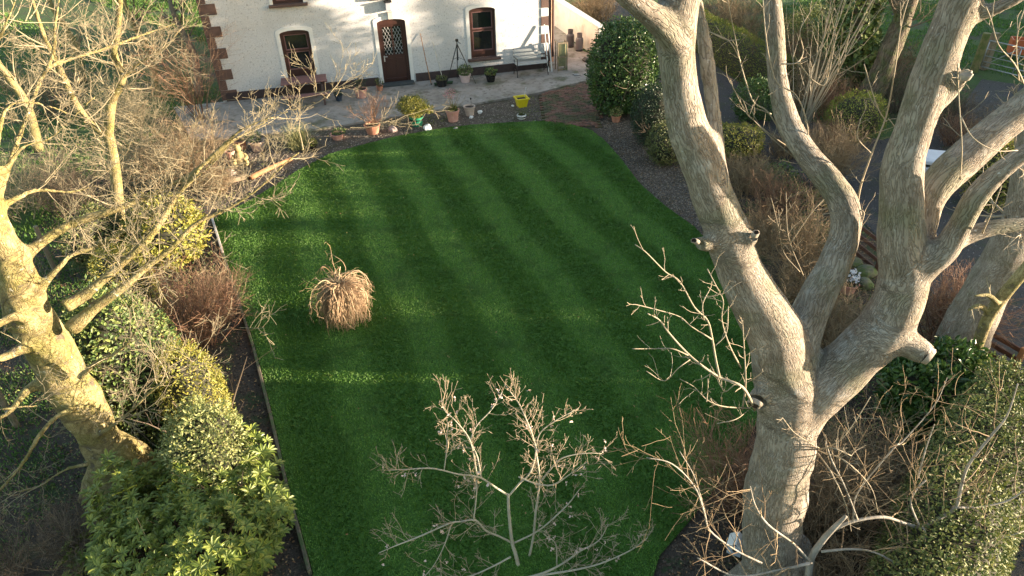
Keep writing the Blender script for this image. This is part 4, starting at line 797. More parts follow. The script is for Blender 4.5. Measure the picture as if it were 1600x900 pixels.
# epicormic shoots on the big tree (each line as the photo shows it)
SH = [([(1180, 640), (1160, 605), (1125, 590), (1095, 570), (1070, 548), (1045, 520), (1030, 500), (1012, 490)], 4.6, 13), ([(1124, 588), (1118, 560), (1112, 525), (1105, 500), (1085, 480), (1062, 440), (1040, 425), (1010, 395), (992, 382)], 4.55, 10),
      ([(1112, 530), (1080, 510), (1062, 495), (1030, 485), (990, 475)], 4.5, 6), ([(1075, 555), (1050, 545), (1020, 545), (988, 545)], 4.5, 6), ([(1160, 640), (1165, 600), (1163, 550), (1160, 500)], 4.7, 9),
      ([(1158, 575), (1140, 540), (1128, 500), (1130, 470), (1118, 445), (1105, 420)], 4.6, 7), ([(1170, 638), (1130, 635), (1105, 625), (1085, 605), (1062, 592)], 4.6, 6), ([(1104, 628), (1106, 610), (1106, 592)], 4.6, 4),
      ([(1165, 610), (1150, 600), (1132, 612), (1120, 585)], 4.7, 5), ([(1170, 640), (1150, 655), (1120, 662)], 4.7, 4), ([(1078, 562), (1060, 575), (1038, 595), (1010, 580)], 4.5, 5), ([(1100, 500), (1098, 475), (1110, 450), (1112, 440)], 4.5, 4),
      ([(1160, 560), (1180, 545)], 4.7, 4), ([(1118, 540), (1135, 520), (1138, 480)], 4.5, 4), ([(1163, 600), (1180, 590), (1192, 580)], 4.7, 4),
      ([(1225, 215), (1200, 175), (1178, 160), (1166, 130), (1155, 90), (1148, 55), (1137, 0), (1130, -40)], 6.2, 7), ([(1157, 95), (1140, 65), (1110, 50)], 6.2, 4), ([(1155, 62), (1135, 62), (1105, 48)], 6.2, 5), ([(1205, 178), (1172, 165), (1150, 145), (1140, 125)], 6.3, 5),
      ([(1240, 235), (1210, 215), (1180, 190), (1165, 175), (1142, 130)], 6.2, 6), ([(1285, 280), (1262, 262), (1240, 245), (1205, 215), (1165, 175)], 6.1, 6), ([(1255, 240), (1262, 200), (1245, 150), (1215, 130), (1202, 90), (1195, 40), (1192, 0)], 6.0, 6),
      ([(1220, 100), (1245, 98), (1255, 80), (1250, 50), (1262, 25), (1285, -10)], 6.2, 6), ([(1247, 97), (1270, 125), (1290, 130), (1300, 80), (1310, 20), (1325, -20)], 6.1, 6), ([(1338, 330), (1345, 290), (1362, 240), (1385, 180), (1398, 110), (1408, 40), (1425, -20)], 5.9, 9),
      ([(1362, 240), (1340, 215), (1345, 185)], 5.9, 4), ([(1385, 190), (1370, 165), (1350, 100)], 5.9, 5), ([(1388, 185), (1405, 200), (1422, 160)], 5.8, 4), ([(1330, 395), (1345, 350), (1348, 330), (1320, 330), (1285, 335)], 5.6, 9),
      ([(1250, 425), (1225, 395), (1215, 350), (1205, 310)], 6.2, 4), ([(1255, 430), (1232, 370), (1228, 300)], 6.2, 4), ([(1235, 380), (1270, 330), (1300, 300)], 6.2, 4), ([(1500, 280), (1503, 230), (1498, 150), (1496, 100)], 4.7, 6),
      ([(1600, 130), (1585, 100), (1560, 70), (1548, 30), (1540, 10)], 4.6, 7), ([(1592, 125), (1588, 80), (1592, 40), (1602, 10)], 4.6, 6), ([(1500, 180), (1520, 215), (1555, 235), (1590, 235)], 4.8, 6), ([(1535, 365), (1550, 330), (1565, 290)], 4.9, 6),
      ([(1280, 700), (1262, 690), (1240, 675), (1222, 652)], 4.6, 4), ([(1275, 705), (1310, 690), (1335, 660), (1360, 620)], 4.6, 6), ([(1275, 705), (1300, 740), (1322, 790), (1330, 830)], 4.6, 7), ([(1280, 705), (1320, 720), (1360, 760), (1372, 800)], 4.6, 6), ([(1276, 703), (1300, 700), (1330, 712)], 4.5, 8)]
mb = MB(); lines = []
for pts, y, wpx in SH:
    n = len(pts); lines.append(limb3([(x, yy, .38*wpx*(1-.6*i/(n-1)), (y if i or y > 5 or x < 1155 else 5.0)+.05*math.sin(i*1.7+yy)) for i, (x, yy) in enumerate(pts)]))
for P, R in lines: mb.tube(P, R, 6)
twigs_on(mb, lines, 7, [(4, .13, (0, 0, .08), 4, .20), (1, .06, .7, 2, .1, (0, 0, .05), 3)], rmul=.6, rmax=.008)
top = [A_lm[i] for i in (1, 2, 3, 4, 5, 6, 8, 9, 10)]
for P, R in top:
    k = P[:, 2] > 7.2
    if k.sum() > 3: twigs_on(mb, [(P[k], R[k])], 5, [(5, .10, (0, 0, .10), 5, 1.6), (6, .8, .7, 4, .12, (0, 0, .08), 4), (5, .35, .7, 3, .12, (0, 0, .06), 3)], rmul=.4, rmax=.03)
wbuild(mb, 'shoots', TWIG_G, bt)

# ---- leaning ash beside the drive and the slim mossy one in front of it
def simple_tree(name, label, base, limbs, vox, mat, twmat=None, dens=4, tl=.9, lump=.05, sub=None, seed=4, bias=None, t0=.2):
    t = world_tree(name, label, 'tree', base); L = [limb3(l) for l in limbs]; o = woody_body('trunk', None, L, vox, mat, lump, seed); reparent(o, t)
    if twmat:
        mb = MB(); twigs_on(mb, [l for l in L], dens, sub or [(5, .12, (0, 0, .12), 5, tl), (6, tl*.5, .7, 4, .12, (0, 0, .08), 4), (5, tl*.22, .7, 2, .12, (0, 0, .05), 3)], rmul=.4, rmax=.025, bias=bias, t0=t0); wbuild(mb, 'twigs', twmat, t)
    return t, L
simple_tree('ash_tree', 'thick grey trunk with flaking bark just behind the lower rail hurdle', G(1486, 592)[:2],
            [Yd([(1482, 610, 95), (1492, 570, 78), (1512, 515, 70), (1540, 455, 66), (1568, 410, 64), (1592, 350, 50), (1600, 290, 42), (1612, 200, 36), (1625, 60, 30)], 8.75, 9.1), Yd([(1560, 420, 40), (1600, 400, 36), (1660, 370, 30), (1740, 300, 22)], 8.9, 9.0)], .04, BARK_A, TWIG_G, 2.5, 1.0, t0=.55)
simple_tree('mossy_limb_tree', 'short crooked mossy yellow trunk in front of the orange hurdle post', G(1513, 590)[:2],
            [Yd([(1512, 600, 22), (1522, 560, 17), (1533, 522, 17), (1552, 482, 19), (1582, 445, 19), (1615, 405, 17), (1660, 350, 14)], 8.2, 8.0), Yd([(1548, 490, 10), (1530, 478, 9), (1512, 485, 5)], 8.1, 8.0), Yd([(1560, 475, 9), (1545, 462, 8), (1522, 462, 4)], 8.0, 7.9)], .022, BARK_B, TWIG_Y, 5, .35, t0=.2, sub=[(4, .16, (0, 0, .06), 5, .3), (3, .12, .7, 2, .12, (0, 0, .05), 3)])
simple_tree('leaning_tree', 'brown leaning trunk at the field edge beyond the drive', G(1352, 175)[:2],
            [Yd([(1350, 182, 52), (1360, 150, 40), (1378, 110, 35), (1399, 60, 31), (1418, 10, 28), (1438, -50, 26), (1460, -140, 22), (1480, -260, 14)], 20.7, 20.3), Yd([(1410, 30, 18), (1380, -40, 14), (1350, -120, 9)], 20.4, 20.8)], .07, BARK_C, TWIG_D, 1.6, 1.8, t0=.45)
# ---- ivy-clad tree
def leafcloud(mb, P, Nn, ln, wd, six=False, droop=0):
    n = len(P); leaves(mb, P, Nn*.5+rng.normal(0, .8, (n, 3))+np.array([0, 0, -droop]), Nn+rng.normal(0, .5, (n, 3))+np.array([0, 0, .3]), ln*rng.uniform(.6, 1.25, n), wd*rng.uniform(.7, 1.2, n), six=six)
def lump(d, seed, amp=.12, fr=3.):
    r = np.random.default_rng(seed); f = np.zeros(len(d))
    for q in range(7): f += np.sin(d@(r.normal(0, 1, 3)*fr*(1+.35*q))+r.uniform(0, 6))/(1+.4*q)
    return 1+amp*f*.55
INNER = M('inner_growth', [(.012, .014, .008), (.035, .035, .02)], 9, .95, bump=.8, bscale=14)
def shrub(name, label, base, rx, ry, h, n, ln, wd, mat, cat='shrub', amp=.16, fr=3., pw=2.4, seed=1, z0=.05, rz=0, core=True, shell=.86, six=False, group=None, extra=None, lowfrac=.5):
    """clipped or rounded leafy bush; pw > 2 gives squarer shoulders"""
    t = thing(name, label, cat, (base[0], base[1], 0), rz, group); zc = z0+(h-z0)*lowfrac; ru, rl = h-zc, zc-z0
    def surf(d, s):
        k = (np.abs(d[:, 0])**pw+np.abs(d[:, 1])**pw+np.abs(d[:, 2])**pw)**(-1/pw); f = k*lump(d, seed, amp, fr)*s
        return np.stack([d[:, 0]*f*rx, d[:, 1]*f*ry, zc+d[:, 2]*f*np.where(d[:, 2] > 0, ru, rl)], 1)
    d = nrm(rng.normal(size=(n, 3))); s = np.where(rng.random(n) < .75, rng.uniform(shell, 1.05, n), rng.uniform(.6, 1., n)); P = surf(d, s); P[:, 2] = np.maximum(P[:, 2], .02)
    N = nrm(d/np.array([rx, ry, (h-z0)/2])); mb = MB(); leafcloud(mb, P, N, ln, wd, six); mb.build('foliage', mat, t)
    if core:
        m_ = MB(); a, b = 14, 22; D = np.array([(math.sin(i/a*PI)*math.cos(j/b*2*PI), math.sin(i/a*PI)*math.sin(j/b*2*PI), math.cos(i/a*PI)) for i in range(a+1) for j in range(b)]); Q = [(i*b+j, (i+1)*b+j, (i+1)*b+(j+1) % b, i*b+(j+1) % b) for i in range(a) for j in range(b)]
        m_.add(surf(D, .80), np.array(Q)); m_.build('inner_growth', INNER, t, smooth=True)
    m_ = MB(); k = 6; P0 = rng.normal(0, rx*.12, (k, 3))*np.array([1, 1, 0]); twiggery(m_, P0, np.stack([rng.normal(0, .35, k), rng.normal(0, .35, k), np.ones(k)], 1), h*.8, .025, [(5, .08, (0, 0, .05), 5), (5, h*.35, .7, 3, .1, (0, 0, .05), 3)]); m_.build('stems', TWIG_D, t)
    return t
def shpx(base, top_y, wpx, k=.93):
    g = G(*base); s = PXM((g[0], g[1], .8)); return g[:2], wpx/2/s, Yp(base[0], top_y, g[1])[2]*k
SEED = [20]
def spx(name, label, base, top_y, wpx, n, ln, wd, mat, dy=1.0, **kw):
    b, rx, h = shpx(base, top_y, wpx); SEED[0] += 1; kw.setdefault('seed', SEED[0]); return shrub(name, label, (b[0], b[1]+rx*dy*.5), rx, rx*dy, h, n, ln, wd, mat, **kw)

spx('laurel_bush', 'large clipped round laurel bush beside the end of the brick path', (972, 185), 30, 104, 12000, .10, .05, LEAF_LAUREL, dy=.9, amp=.05, pw=2.6)
spx('dark_bush', 'small dark clipped bush between the laurel and the big trunk', (1018, 232), 132, 62, 5500, .06, .03, LEAF_DARK, amp=.06)
spx('box_bush', 'low olive bush with coppery tips below the dark clipped bush', (1040, 262), 196, 60, 3500, .06, .028, LEAF_OLIVE, amp=.12)
spx('yew_dome', 'green mossy dome bush at the foot of the leaning brown trunk', (1335, 228), 148, 92, 5200, .07, .02, LEAF_MOSS, amp=.05, dy=.8)
spx('spindle_bush', 'yellow-green rounded bush at the bend of the drive behind the two stems', (1152, 250), 205, 80, 4200, .07, .03, LEAF_GOLD, amp=.12)
spx('holly_bush', 'bright leafy holly at the foot of the ivy-clad tree', (1340, 140), 55, 66, 5200, .10, .05, LEAF_HEDGE, amp=.25, core=False)
spx('laurel_bush', 'broad glossy cherry laurel behind the hollow branch stub', (1462, 700), 588, 165, 5200, .13, .06, LEAF_LAUREL, amp=.2, six=True)
spx('evergreen_bush', 'patch of bright yellow-green evergreen between the two right limbs', (1552, 330), 215, 90, 3600, .09, .035, LEAF_GOLD, amp=.2)
spx('small_shrub', 'small bright green self-sown shrub among the brambles', (1240, 345), 300, 46, 700, .09, .045, LEAF_LAUREL, amp=.3, core=False)
# left side evergreens
spx('ivy_dome', 'dark green dome of ivy lit on its right side behind the golden bush', (225, 712), 470, 150, 11000, .07, .04, LEAF_IVY, amp=.08, pw=2.6)
spx('golden_conifer', 'tall yellow-green conifer rising behind the ivy dome', (228, 560), 372, 82, 6500, .06, .016, LEAF_GOLD, amp=.1)
spx('golden_bush', 'slim golden bush with coppery crown beside the lawn edge', (328, 720), 545, 98, 8500, .05, .02, LEAF_GOLD, amp=.10, pw=2.4)
spx('grey_bush', 'pale variegated bush between the golden bush and the rhododendron', (356, 828), 650, 112, 11500, .055, .025, LEAF_VARI, amp=.12)
spx('spotted_laurel', 'bright yellow spotted laurel under the left tree branches', (262, 425), 315, 105, 4600, .11, .05, LEAF_GOLD, amp=.2)
spx('privet_bush', 'loose green privet left of the spotted laurel', (165, 440), 335, 80, 4200, .07, .035, LEAF_OLIVE, amp=.2)

# clipped hedges
def hedge(name, label, path, wd, hts, n, ln, lw, mat, cat='hedge', amp=.10, round_=.35, seed=3):
    P = np.array([(p[0], p[1], h) for p, h in zip(path, hts)], float); S = smoothline(P, 8); c = S[len(S)//2, :2].copy(); t = thing(name, label, cat, (c[0], c[1], 0)); S[:, :2] -= c
    T = nrm(np.gradient(S[:, :2], axis=0)); Nx = np.stack([T[:, 1], -T[:, 0]], 1)
    def surf(i, f, u, s):          # u in [0,1] round the section from one foot over the top to the other
        a = S[i]*(1-f[:, None])+S[np.minimum(i+1, len(S)-1)]*f[:, None]; nx = Nx[i]; th = u*PI; e = round_
        cx, sz = np.cos(th), np.sin(th); k = (np.abs(cx)**4+np.abs(sz)**4)**-.25; cx, sz = cx*k, np.maximum(sz*k, 0)
        q = np.stack([a[:, 0], a[:, 1], th], 1); f_ = 1+(lump(np.stack([a[:, 0], a[:, 1]*1., cx], 1), seed, amp, 1.3)-1)
        zz = a[:, 2]*sz*s*f_; xy = a[:, :2]+nx*(cx*wd/2*s*f_)[:, None]
        nn = np.stack([nx[:, 0]*cx, nx[:, 1]*cx, sz*.9], 1); return np.concatenate([xy, zz[:, None]], 1), nn
    i = rng.integers(0, len(S)-1, n); s = np.where(rng.random(n) < .8, rng.uniform(.92, 1.03, n), rng.uniform(.75, 1, n)); P_, N_ = surf(i, rng.random(n), rng.random(n), s)
    for e in (0, -1):              # leafy ends
        m = n//14; hh = S[e, 2]; x = rng.uniform(-.5, .5, m)*wd; z = rng.uniform(0, 1, m)*hh; dr = T[e]*(-1 if e == 0 else 1)
        P_ = np.concatenate([P_, np.stack([S[e, 0]+Nx[e, 0]*x+dr[0]*.03, S[e, 1]+Nx[e, 1]*x+dr[1]*.03, z], 1)]); N_ = np.concatenate([N_, np.tile([dr[0], dr[1], .2], (m, 1))])
    mb = MB(); leafcloud(mb, P_, nrm(N_), ln, lw); mb.build('foliage', mat, t)
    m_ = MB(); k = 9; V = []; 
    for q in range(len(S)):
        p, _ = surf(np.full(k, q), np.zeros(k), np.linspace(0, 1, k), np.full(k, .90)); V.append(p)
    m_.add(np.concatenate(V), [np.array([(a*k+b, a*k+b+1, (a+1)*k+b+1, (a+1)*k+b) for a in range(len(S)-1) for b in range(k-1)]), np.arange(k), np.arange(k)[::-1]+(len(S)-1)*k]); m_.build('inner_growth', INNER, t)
    return t
hedge('mossy_hedge', 'clipped mossy green hedge along the far side of the drive', [(7.3, 31), (7.75, 28), (8.3, 25), (8.9, 22.3)], 1.1, [1.15, 1.2, 1.25, 1.2], 16000, .07, .02, LEAF_MOSS, amp=.03)
hedge('garden_hedge', 'long thick leafy hedge in the lower right corner, sunlit on the drive side', [(3.3, 2.9), (4.15, 4.0), (5.1, 5.15), (6.05, 6.15), (6.95, 6.95)], 1.3, [1.6, 1.6, 1.62, 1.62, 1.6], 30000, .05, .03, LEAF_HEDGE, amp=.06)
# unseen hedgerow added to the east, its height profile shaped to throw the long shade
yy = np.arange(-8, 34, .5); prof = np.interp(yy, [-8, 3.8, 5.6, 6.3, 9.3, 9.9, 15.0, 15.2, 15.7, 15.9, 18, 19.5, 20.2, 22.9, 23.3, 24.5, 34], [2.4, 2.5, 3.1, 3.2, 3.2, 3.45, 3.3, 2.8, 2.8, 3.2, 3.15, 3.4, 5.25, 5.0, 3.4, 3.2, 3.2]) + np.random.default_rng(5).normal(0, .10, len(yy))
hedge('unseen_shade_hedge', 'unseen hedgerow added beyond the drive, its top shaped to shade the garden', [(28+.3*math.sin(y), y) for y in yy], 1.6, list(prof), 20000, .16, .09, LEAF_OLIVE, amp=.0)
for k, (y, rr, lab) in enumerate(((22.93, .24, 'unseen ivy-covered tree added to throw a soft shadow on the house front'), (12.2, .12, 'slimmer ivy-covered tree standing out of view in the added hedgerow'))):  # first tree is added unseen, its girth set by the shadow it throws
    t = world_tree('unseen_tree', lab, 'tree', (28.3, y)); P = smoothline([(28.3, y, 0), (28.2, y+.1, 3), (28.4, y-.15, 6), (28.2, y, 10)]); mb = MB(); mb.tube(P, np.linspace(rr*.9, rr*.5, len(P)), 10); wbuild(mb, 'trunk', BARK_C, t)
    n = 1500; z = rng.uniform(0, 9, n); a = rng.uniform(0, 2*PI, n); q = (rr*1.2+.06*np.sin(z*1.5+a))*rng.uniform(.7, 1.1, n); mb = MB(); leafcloud(mb, np.stack([np.cos(a)*q, np.sin(a)*q, z], 1), np.stack([np.cos(a), np.sin(a), a*0+.1], 1), .18, .15); mb.build('ivy', LEAF_IVY, t)
    

# ---- ivy tree and tall thin coppice shoots
g0 = G(1312, 150); t = world_tree('ivy_tree', 'tree trunk wrapped in a thick column of dark ivy', 'tree', g0)
P = np.array([[g0[0], g0[1], 0], [g0[0]+.1, g0[1], 2], [g0[0]-.1, g0[1]+.1, 4.5], [g0[0]+.2, g0[1], 7.5]]); mb = MB(); mb.tube(smoothline(P), np.linspace(.28, .12, 19), 10); wbuild(mb, 'trunk', BARK_C, t)
n = 9000; z = rng.uniform(0, 7, n); a = rng.uniform(0, 2*PI, n); rr = (.75+.35*np.sin(z*1.7+a)+.2*np.sin(a*3+z*3))*rng.uniform(.6, 1.05, n); Pl = np.stack([np.cos(a)*rr, np.sin(a)*rr, z], 1); mb = MB(); leafcloud(mb, Pl, np.stack([np.cos(a), np.sin(a), a*0+.1], 1), .16, .13, droop=.5); o = mb.build('ivy', LEAF_IVY, t)
mb = MB(); twigs_on(mb, [(smoothline(P), np.linspace(.2, .1, 19))], 4, [(5, .12, (0, 0, .1), 5, 1.8), (5, .8, .7, 3, .12, (0, 0, .08), 4)], rmax=.03, t0=.5); wbuild(mb, 'twigs', TWIG_D, t)

def bare(name, label, base, rx, h, ns, spec, mat, cat='shrub', r=.012, spread=.45, group=None, lean=(0, 0, 0), basejit=.3):
    t = thing(name, label, cat, (base[0], base[1], 0), 0, group); mb = MB()
    P0 = rng.normal(0, rx*basejit, (ns, 3))*np.array([1, 1, 0]); D = np.concatenate([P0[:, :2]/max(rx, .01)*.8+rng.normal(0, spread, (ns, 2)), np.ones((ns, 1))], 1)+np.array(lean)
    twiggery(mb, P0, D, h*rng.uniform(.6, 1.1, ns), r*rng.uniform(.6, 1.2, ns), spec); mb.build('stems', mat, t); return t
def bpx(name, label, base, top_y, wpx, ns, mat, spec=None, **kw):
    b, rx, h = shpx(base, top_y, wpx*.72, .72); ns = int(ns*.8); spec = spec or [(5, .15, (0, 0, .04), 3), (6, h*.40, .65, 4, .18, (0, 0, .05), 3), (4, h*.20, .7, 2, .2, (0, 0, .04), 3)]
    return bare(name, label, b, rx, h, ns, spec, mat, spread=kw.pop('spread', rx/h*.55), **kw)
b = G(1252, 205); bare('coppice_shoots', 'tall pale leafless coppice shoots in front of the ivy-clad tree', b, .4, 5.0, 12, [(9, .035, (0.02, 0, .03), 5), (5, 1.3, .5, 5, .08, (0, 0, .10), 4), (3, .4, .6, 3, .1, (0, 0, .05), 3)], TWIG_G, r=.028, spread=.13, lean=(.12, 0, 0))
# bare thickets on the right
RS = [('bramble_thicket', 'golden sunlit bramble thicket behind the mossy hedge', (1150, 62), -25, 110, 90, TWIG_T), ('bramble_thicket', 'tawny bramble thicket right of the drive between hedge and ivy', (1225, 130), 20, 90, 80, TWIG_R),
      ('dogwood_thicket', 'pale bare thicket right of the slim twin stem', (1170, 300), 228, 90, 100, TWIG_T), ('dogwood_thicket', 'mixed brown thicket under the arching grey limb', (1215, 345), 262, 110, 110, TWIG_R), ('dogwood_thicket', 'pale bare thicket in the crook of the big tree', (1245, 430), 300, 100, 90, TWIG_T),
      ('fern_heap', 'tawny heap of dead bracken just left of the upper hurdle', (1295, 285), 175, 66, 110, TWIG_T), ('dogwood_thicket', 'bare straw-coloured thicket below the pink flower bowl', (1290, 545), 440, 110, 90, TWIG_T), ('rusty_bush', 'rusty orange dead bush between the two trunks', (1468, 545), 405, 72, 130, TWIG_R),
      ('rusty_bush', 'reddish bare bush tucked left of the big trunk', (1152, 800), 655, 95, 100, TWIG_R), ('rusty_bush', 'tawny bare bush filling the gap right of the big trunk', (1285, 840), 680, 110, 100, TWIG_T), ('twiggy_bush', 'sprawling straw-brown bush right of the trunk above the hedge', (1345, 790), 640, 120, 60, TWIG_T),
      ('twiggy_bush', 'coppery bare bush at the near end of the garden hedge', (1300, 960), 840, 130, 60, TWIG_T), ('bramble_thicket', 'brown bramble tangle beside the gate post', (1490, 195), 130, 110, 80, TWIG_D), ('bramble_thicket', 'fawn tangle of twigs behind the white chest', (1490, 225), 170, 90, 80, TWIG_R),
      ('bramble_thicket', 'thin brown thicket at the foot of the leaning trunk', (1405, 175), 90, 80, 80, TWIG_D), ('fuchsia_bush', 'coppery dry bush beyond the low white wall', (925, 32), -40, 110, 160, TWIG_T), ('bramble_thicket', 'brown thicket between the leaning trunk and the ivy', (1295, 190), 110, 70, 70, TWIG_R)]
for nme, lab, base, ty, wpx, ns, mt in RS: bpx(nme, lab, base, ty, wpx, ns, mt)
RS2 = [('bramble_thicket', 'golden brambles along the top of the drive beyond the mossy hedge', (1120, 28), -60, 120, 80, TWIG_T), ('bramble_thicket', 'pale brambles in front of the ivy-clad tree', (1262, 165), 70, 90, 70, TWIG_T), ('bramble_thicket', 'brown brambles at the field edge left of the leaning trunk', (1385, 120), 50, 90, 60, TWIG_R), ('bramble_thicket', 'fawn brambles between the drive and the yellow-green evergreen', (1530, 250), 170, 100, 60, TWIG_T), ('bramble_thicket', 'low sunlit brown brambles filling the bed beside the gravel strip', (1120, 290), 235, 70, 70, TWIG_T), ('bramble_thicket', 'straw-coloured low brambles under the slim twin stem', (1185, 390), 320, 90, 80, TWIG_T), ('bramble_thicket', 'golden brambles right of the yellow-green rounded bush', (1225, 245), 195, 80, 80, TWIG_T), ('bramble_thicket', 'brown brambles at the crook of the crooked grey limb', (1290, 235), 180, 70, 70, TWIG_R), ('bramble_thicket', 'thin straw brambles between the limb and the upper hurdle', (1235, 470), 400, 80, 50, TWIG_T)]
for nme, lab, base, ty, wpx, ns, mt in RS2: bpx(nme, lab, base, ty, wpx, ns, mt)
spx('evergreen_bush', 'mid-green shrub at the end of the mossy hedge by the drive bend', (1178, 195), 128, 64, 3600, .08, .04, LEAF_LAUREL, amp=.2, core=False)
spx('evergreen_bush', 'bushy green shrub behind the coppice shoots', (1265, 95), 10, 80, 4000, .11, .05, LEAF_HEDGE, amp=.2, core=False)
for k, (x_, y_, ty, lab) in enumerate(((1268, 395, 350, 'small leafy green shrub under the crooked grey limb'), (1215, 300, 262, 'little green leafy sapling among the golden brambles'), (1300, 330, 300, 'yellowish leafy sprig near the upper hurdle'))): spx('small_shrub', lab, (x_, y_), ty, 50, 650, .08, .04, (LEAF_LAUREL, LEAF_IVY, LEAF_GOLD)[k], amp=.35, core=False)
CLOD = M('soil_crumbs', [(.02, .014, .010), (.06, .042, .03), (.12, .09, .065)], 3, .95, isl=.95, world=True)
pebbles('soil_crumbs', [(1.0, 4.0), (1.75, 5.4), (2.9, 6.75), (3.95, 8.1), (4.4, 9.3), (4.6, 11.6), (5.6, 12), (5.6, 8), (4.2, 4)], 26000, .02, CLOD, 'dark crumbly soil along the right lawn edge')
pebbles('soil_crumbs', [(-2.3, 4.1), (-2.72, 5.4), (-4.75, 10), (-7.1, 15), (-7.9, 15), (-6, 10.5), (-4.2, 6.5), (-3.4, 4.1)], 26000, .02, CLOD, 'dark crumbly soil along the left lawn edge')
# bare shrubs on the left
LS = [('tan_thicket', 'dense straw-coloured twig thicket left of the patio end', (300, 290), 170, 130, 130, TWIG_T), ('tan_thicket', 'tan twig thicket behind the spotted laurel', (228, 290), 190, 120, 90, TWIG_Y), ('tan_thicket', 'olive-grey thicket below the slim pale trunk', (120, 330), 230, 130, 80, TWIG_D),
      ('vine', 'reddish vine stems climbing by the left corner of the house', (318, 190), -20, 30, 40, TWIG_R), ('tan_thicket', 'tall yellowish thicket at the far left border', (210, 215), 90, 150, 90, TWIG_Y), ('tan_thicket', 'thicket of bare twigs along the left frame edge', (30, 330), 210, 160, 80, TWIG_Y), ('tan_thicket', 'far grey-brown thicket beyond the left border', (90, 180), 70, 180, 80, TWIG_D),
      ('red_bush', 'reddish-brown leafless bush between the spotted laurel and the lawn', (318, 540), 400, 100, 110, TWIG_R), ('pink_bush', 'pinkish bare bush next to the gravel strip edge', (350, 500), 410, 70, 80, TWIG_T), ('dull_bush', 'dull brown tangled bush left of the rhododendron', (150, 880), 790, 130, 90, TWIG_D), ('dull_bush', 'dark bare twigs in the lower left corner', (30, 900), 820, 100, 30, TWIG_D), ('fern_heap', 'low dry twigs at the left foot of the timber edging', (345, 300), 250, 60, 90, TWIG_T)]
for nme, lab, base, ty, wpx, ns, mt in LS: bpx(nme, lab, base, ty, wpx, ns, mt)

# ---- the tall pale tree on the left
B_tr = Yd([(226, 805, 120), (207, 765, 90), (178, 720, 80), (152, 680, 72), (132, 640, 74), (106, 600, 82), (80, 550, 78), (50, 500, 76), (33, 450, 70), (14, 400, 62), (-12, 345, 52), (-50, 240, 40), (-80, 100, 32), (-90, -80, 24)], 6.85, 7.0)
BL = [Yd([(100, 480, 34), (130, 462, 26), (175, 425, 20), (225, 380, 18), (252, 345, 17), (270, 315, 15), (290, 287, 13), (330, 245, 11), (380, 202, 9), (440, 178, 7), (520, 150, 5)], 6.9, 8.4),
      Yd([(110, 515, 34), (150, 480, 26), (195, 447, 20), (228, 418, 17), (265, 390, 15), (305, 350, 13), (352, 328, 11), (400, 298, 9), (450, 252, 8), (492, 222, 6), (545, 200, 5), (612, 186, 3)], 6.9, 8.2),
      Yd([(60, 460, 26), (72, 440, 19), (100, 410, 15), (112, 398, 14), (150, 385, 13), (200, 357, 12), (248, 326, 11), (295, 288, 9), (350, 240, 7), (395, 205, 5)], 6.9, 8.0),
      Yd([(25, 415, 40), (48, 392, 28), (85, 365, 22), (125, 345, 19), (187, 325, 16), (250, 298, 14), (300, 270, 12), (357, 225, 10), (402, 198, 8), (445, 172, 6), (500, 140, 5), (560, 100, 3)], 6.9, 8.8),
      Yd([(-5, 370, 26), (5, 325, 18), (32, 307, 14), (62, 297, 12), (110, 300, 9), (150, 290, 6)], 6.95, 7.6), Yd([(-15, 340, 26), (8, 275, 17), (28, 220, 15), (50, 160, 14), (74, 108, 13), (120, 90, 11), (175, 72, 10), (230, 52, 8), (300, 28, 5)], 7.0, 9.6),
      Yd([(72, 112, 12), (84, 80, 11), (86, 42, 10), (92, 0, 8), (100, -60, 6)], 8.2, 8.6), Yd([(-20, 330, 22), (-5, 230, 14), (10, 170, 12), (50, 160, 10), (100, 175, 8), (150, 200, 5), (200, 215, 3)], 7.0, 7.8),
      Yd([(60, 600, 30), (40, 612, 20), (18, 640, 14), (-10, 660, 12)], 6.8, 6.4), Yd([(70, 540, 34), (35, 545, 24), (0, 560, 18), (-40, 555, 14)], 6.8, 6.3), Yd([(50, 500, 30), (20, 495, 22), (-15, 515, 16)], 6.8, 6.4),
      Yd([(125, 590, 18), (148, 568, 13), (175, 555, 11), (200, 535, 10), (216, 510, 8)], 6.7, 6.5), Yd([(150, 680, 16), (172, 668, 12), (205, 642, 10), (238, 610, 9), (282, 580, 6), (330, 545, 4), (392, 500, 2)], 6.7, 6.2),
      Yd([(115, 640, 18), (90, 650, 13), (62, 680, 12), (35, 725, 11), (0, 765, 9), (-30, 790, 7)], 6.6, 6.1), Yd([(0, 640, 9), (30, 636, 8), (60, 634, 7)], 6.2, 6.3), Yd([(140, 725, 12), (100, 735, 9), (60, 760, 8), (10, 772, 6)], 6.5, 6.2),
      Yd([(-20, 320, 20), (30, 235, 12), (80, 215, 9), (150, 150, 7), (215, 110, 5), (250, 70, 3)], 7.0, 8.4), Yd([(0, 60, 10), (45, 30, 8), (95, 10, 6), (140, -10, 4)], 7.4, 7.8), Yd([(-60, 210, 20), (-20, 100, 14), (0, 58, 12), (25, 0, 9)], 7.0, 7.4),
      Yd([(160, 435, 10), (200, 425, 7), (240, 410, 5)], 6.9, 6.6), Yd([(330, 260, 9), (365, 215, 8), (375, 200, 7)], 8.0, 8.1)]
bl = world_tree('sycamore_tree', 'tall pale-barked bare tree in the left border with arching branches over the lawn', 'tree', (-5.6, 6.85))
LB = [limb3([(x, y, w*(.84 if l is B_tr else .72), d) for x, y, w, d in l]) for l in [B_tr]+BL]
for k in range(5):
    a = k/5*2*PI+.9; b_ = LB[0][0][5]; LB.append((np.array([[b_[0], b_[1], .8], [b_[0]+.32*math.cos(a), b_[1]+.32*math.sin(a), .3], [b_[0]+.68*math.cos(a), b_[1]+.68*math.sin(a), -.05]]), np.array([.30, .20, .07])))
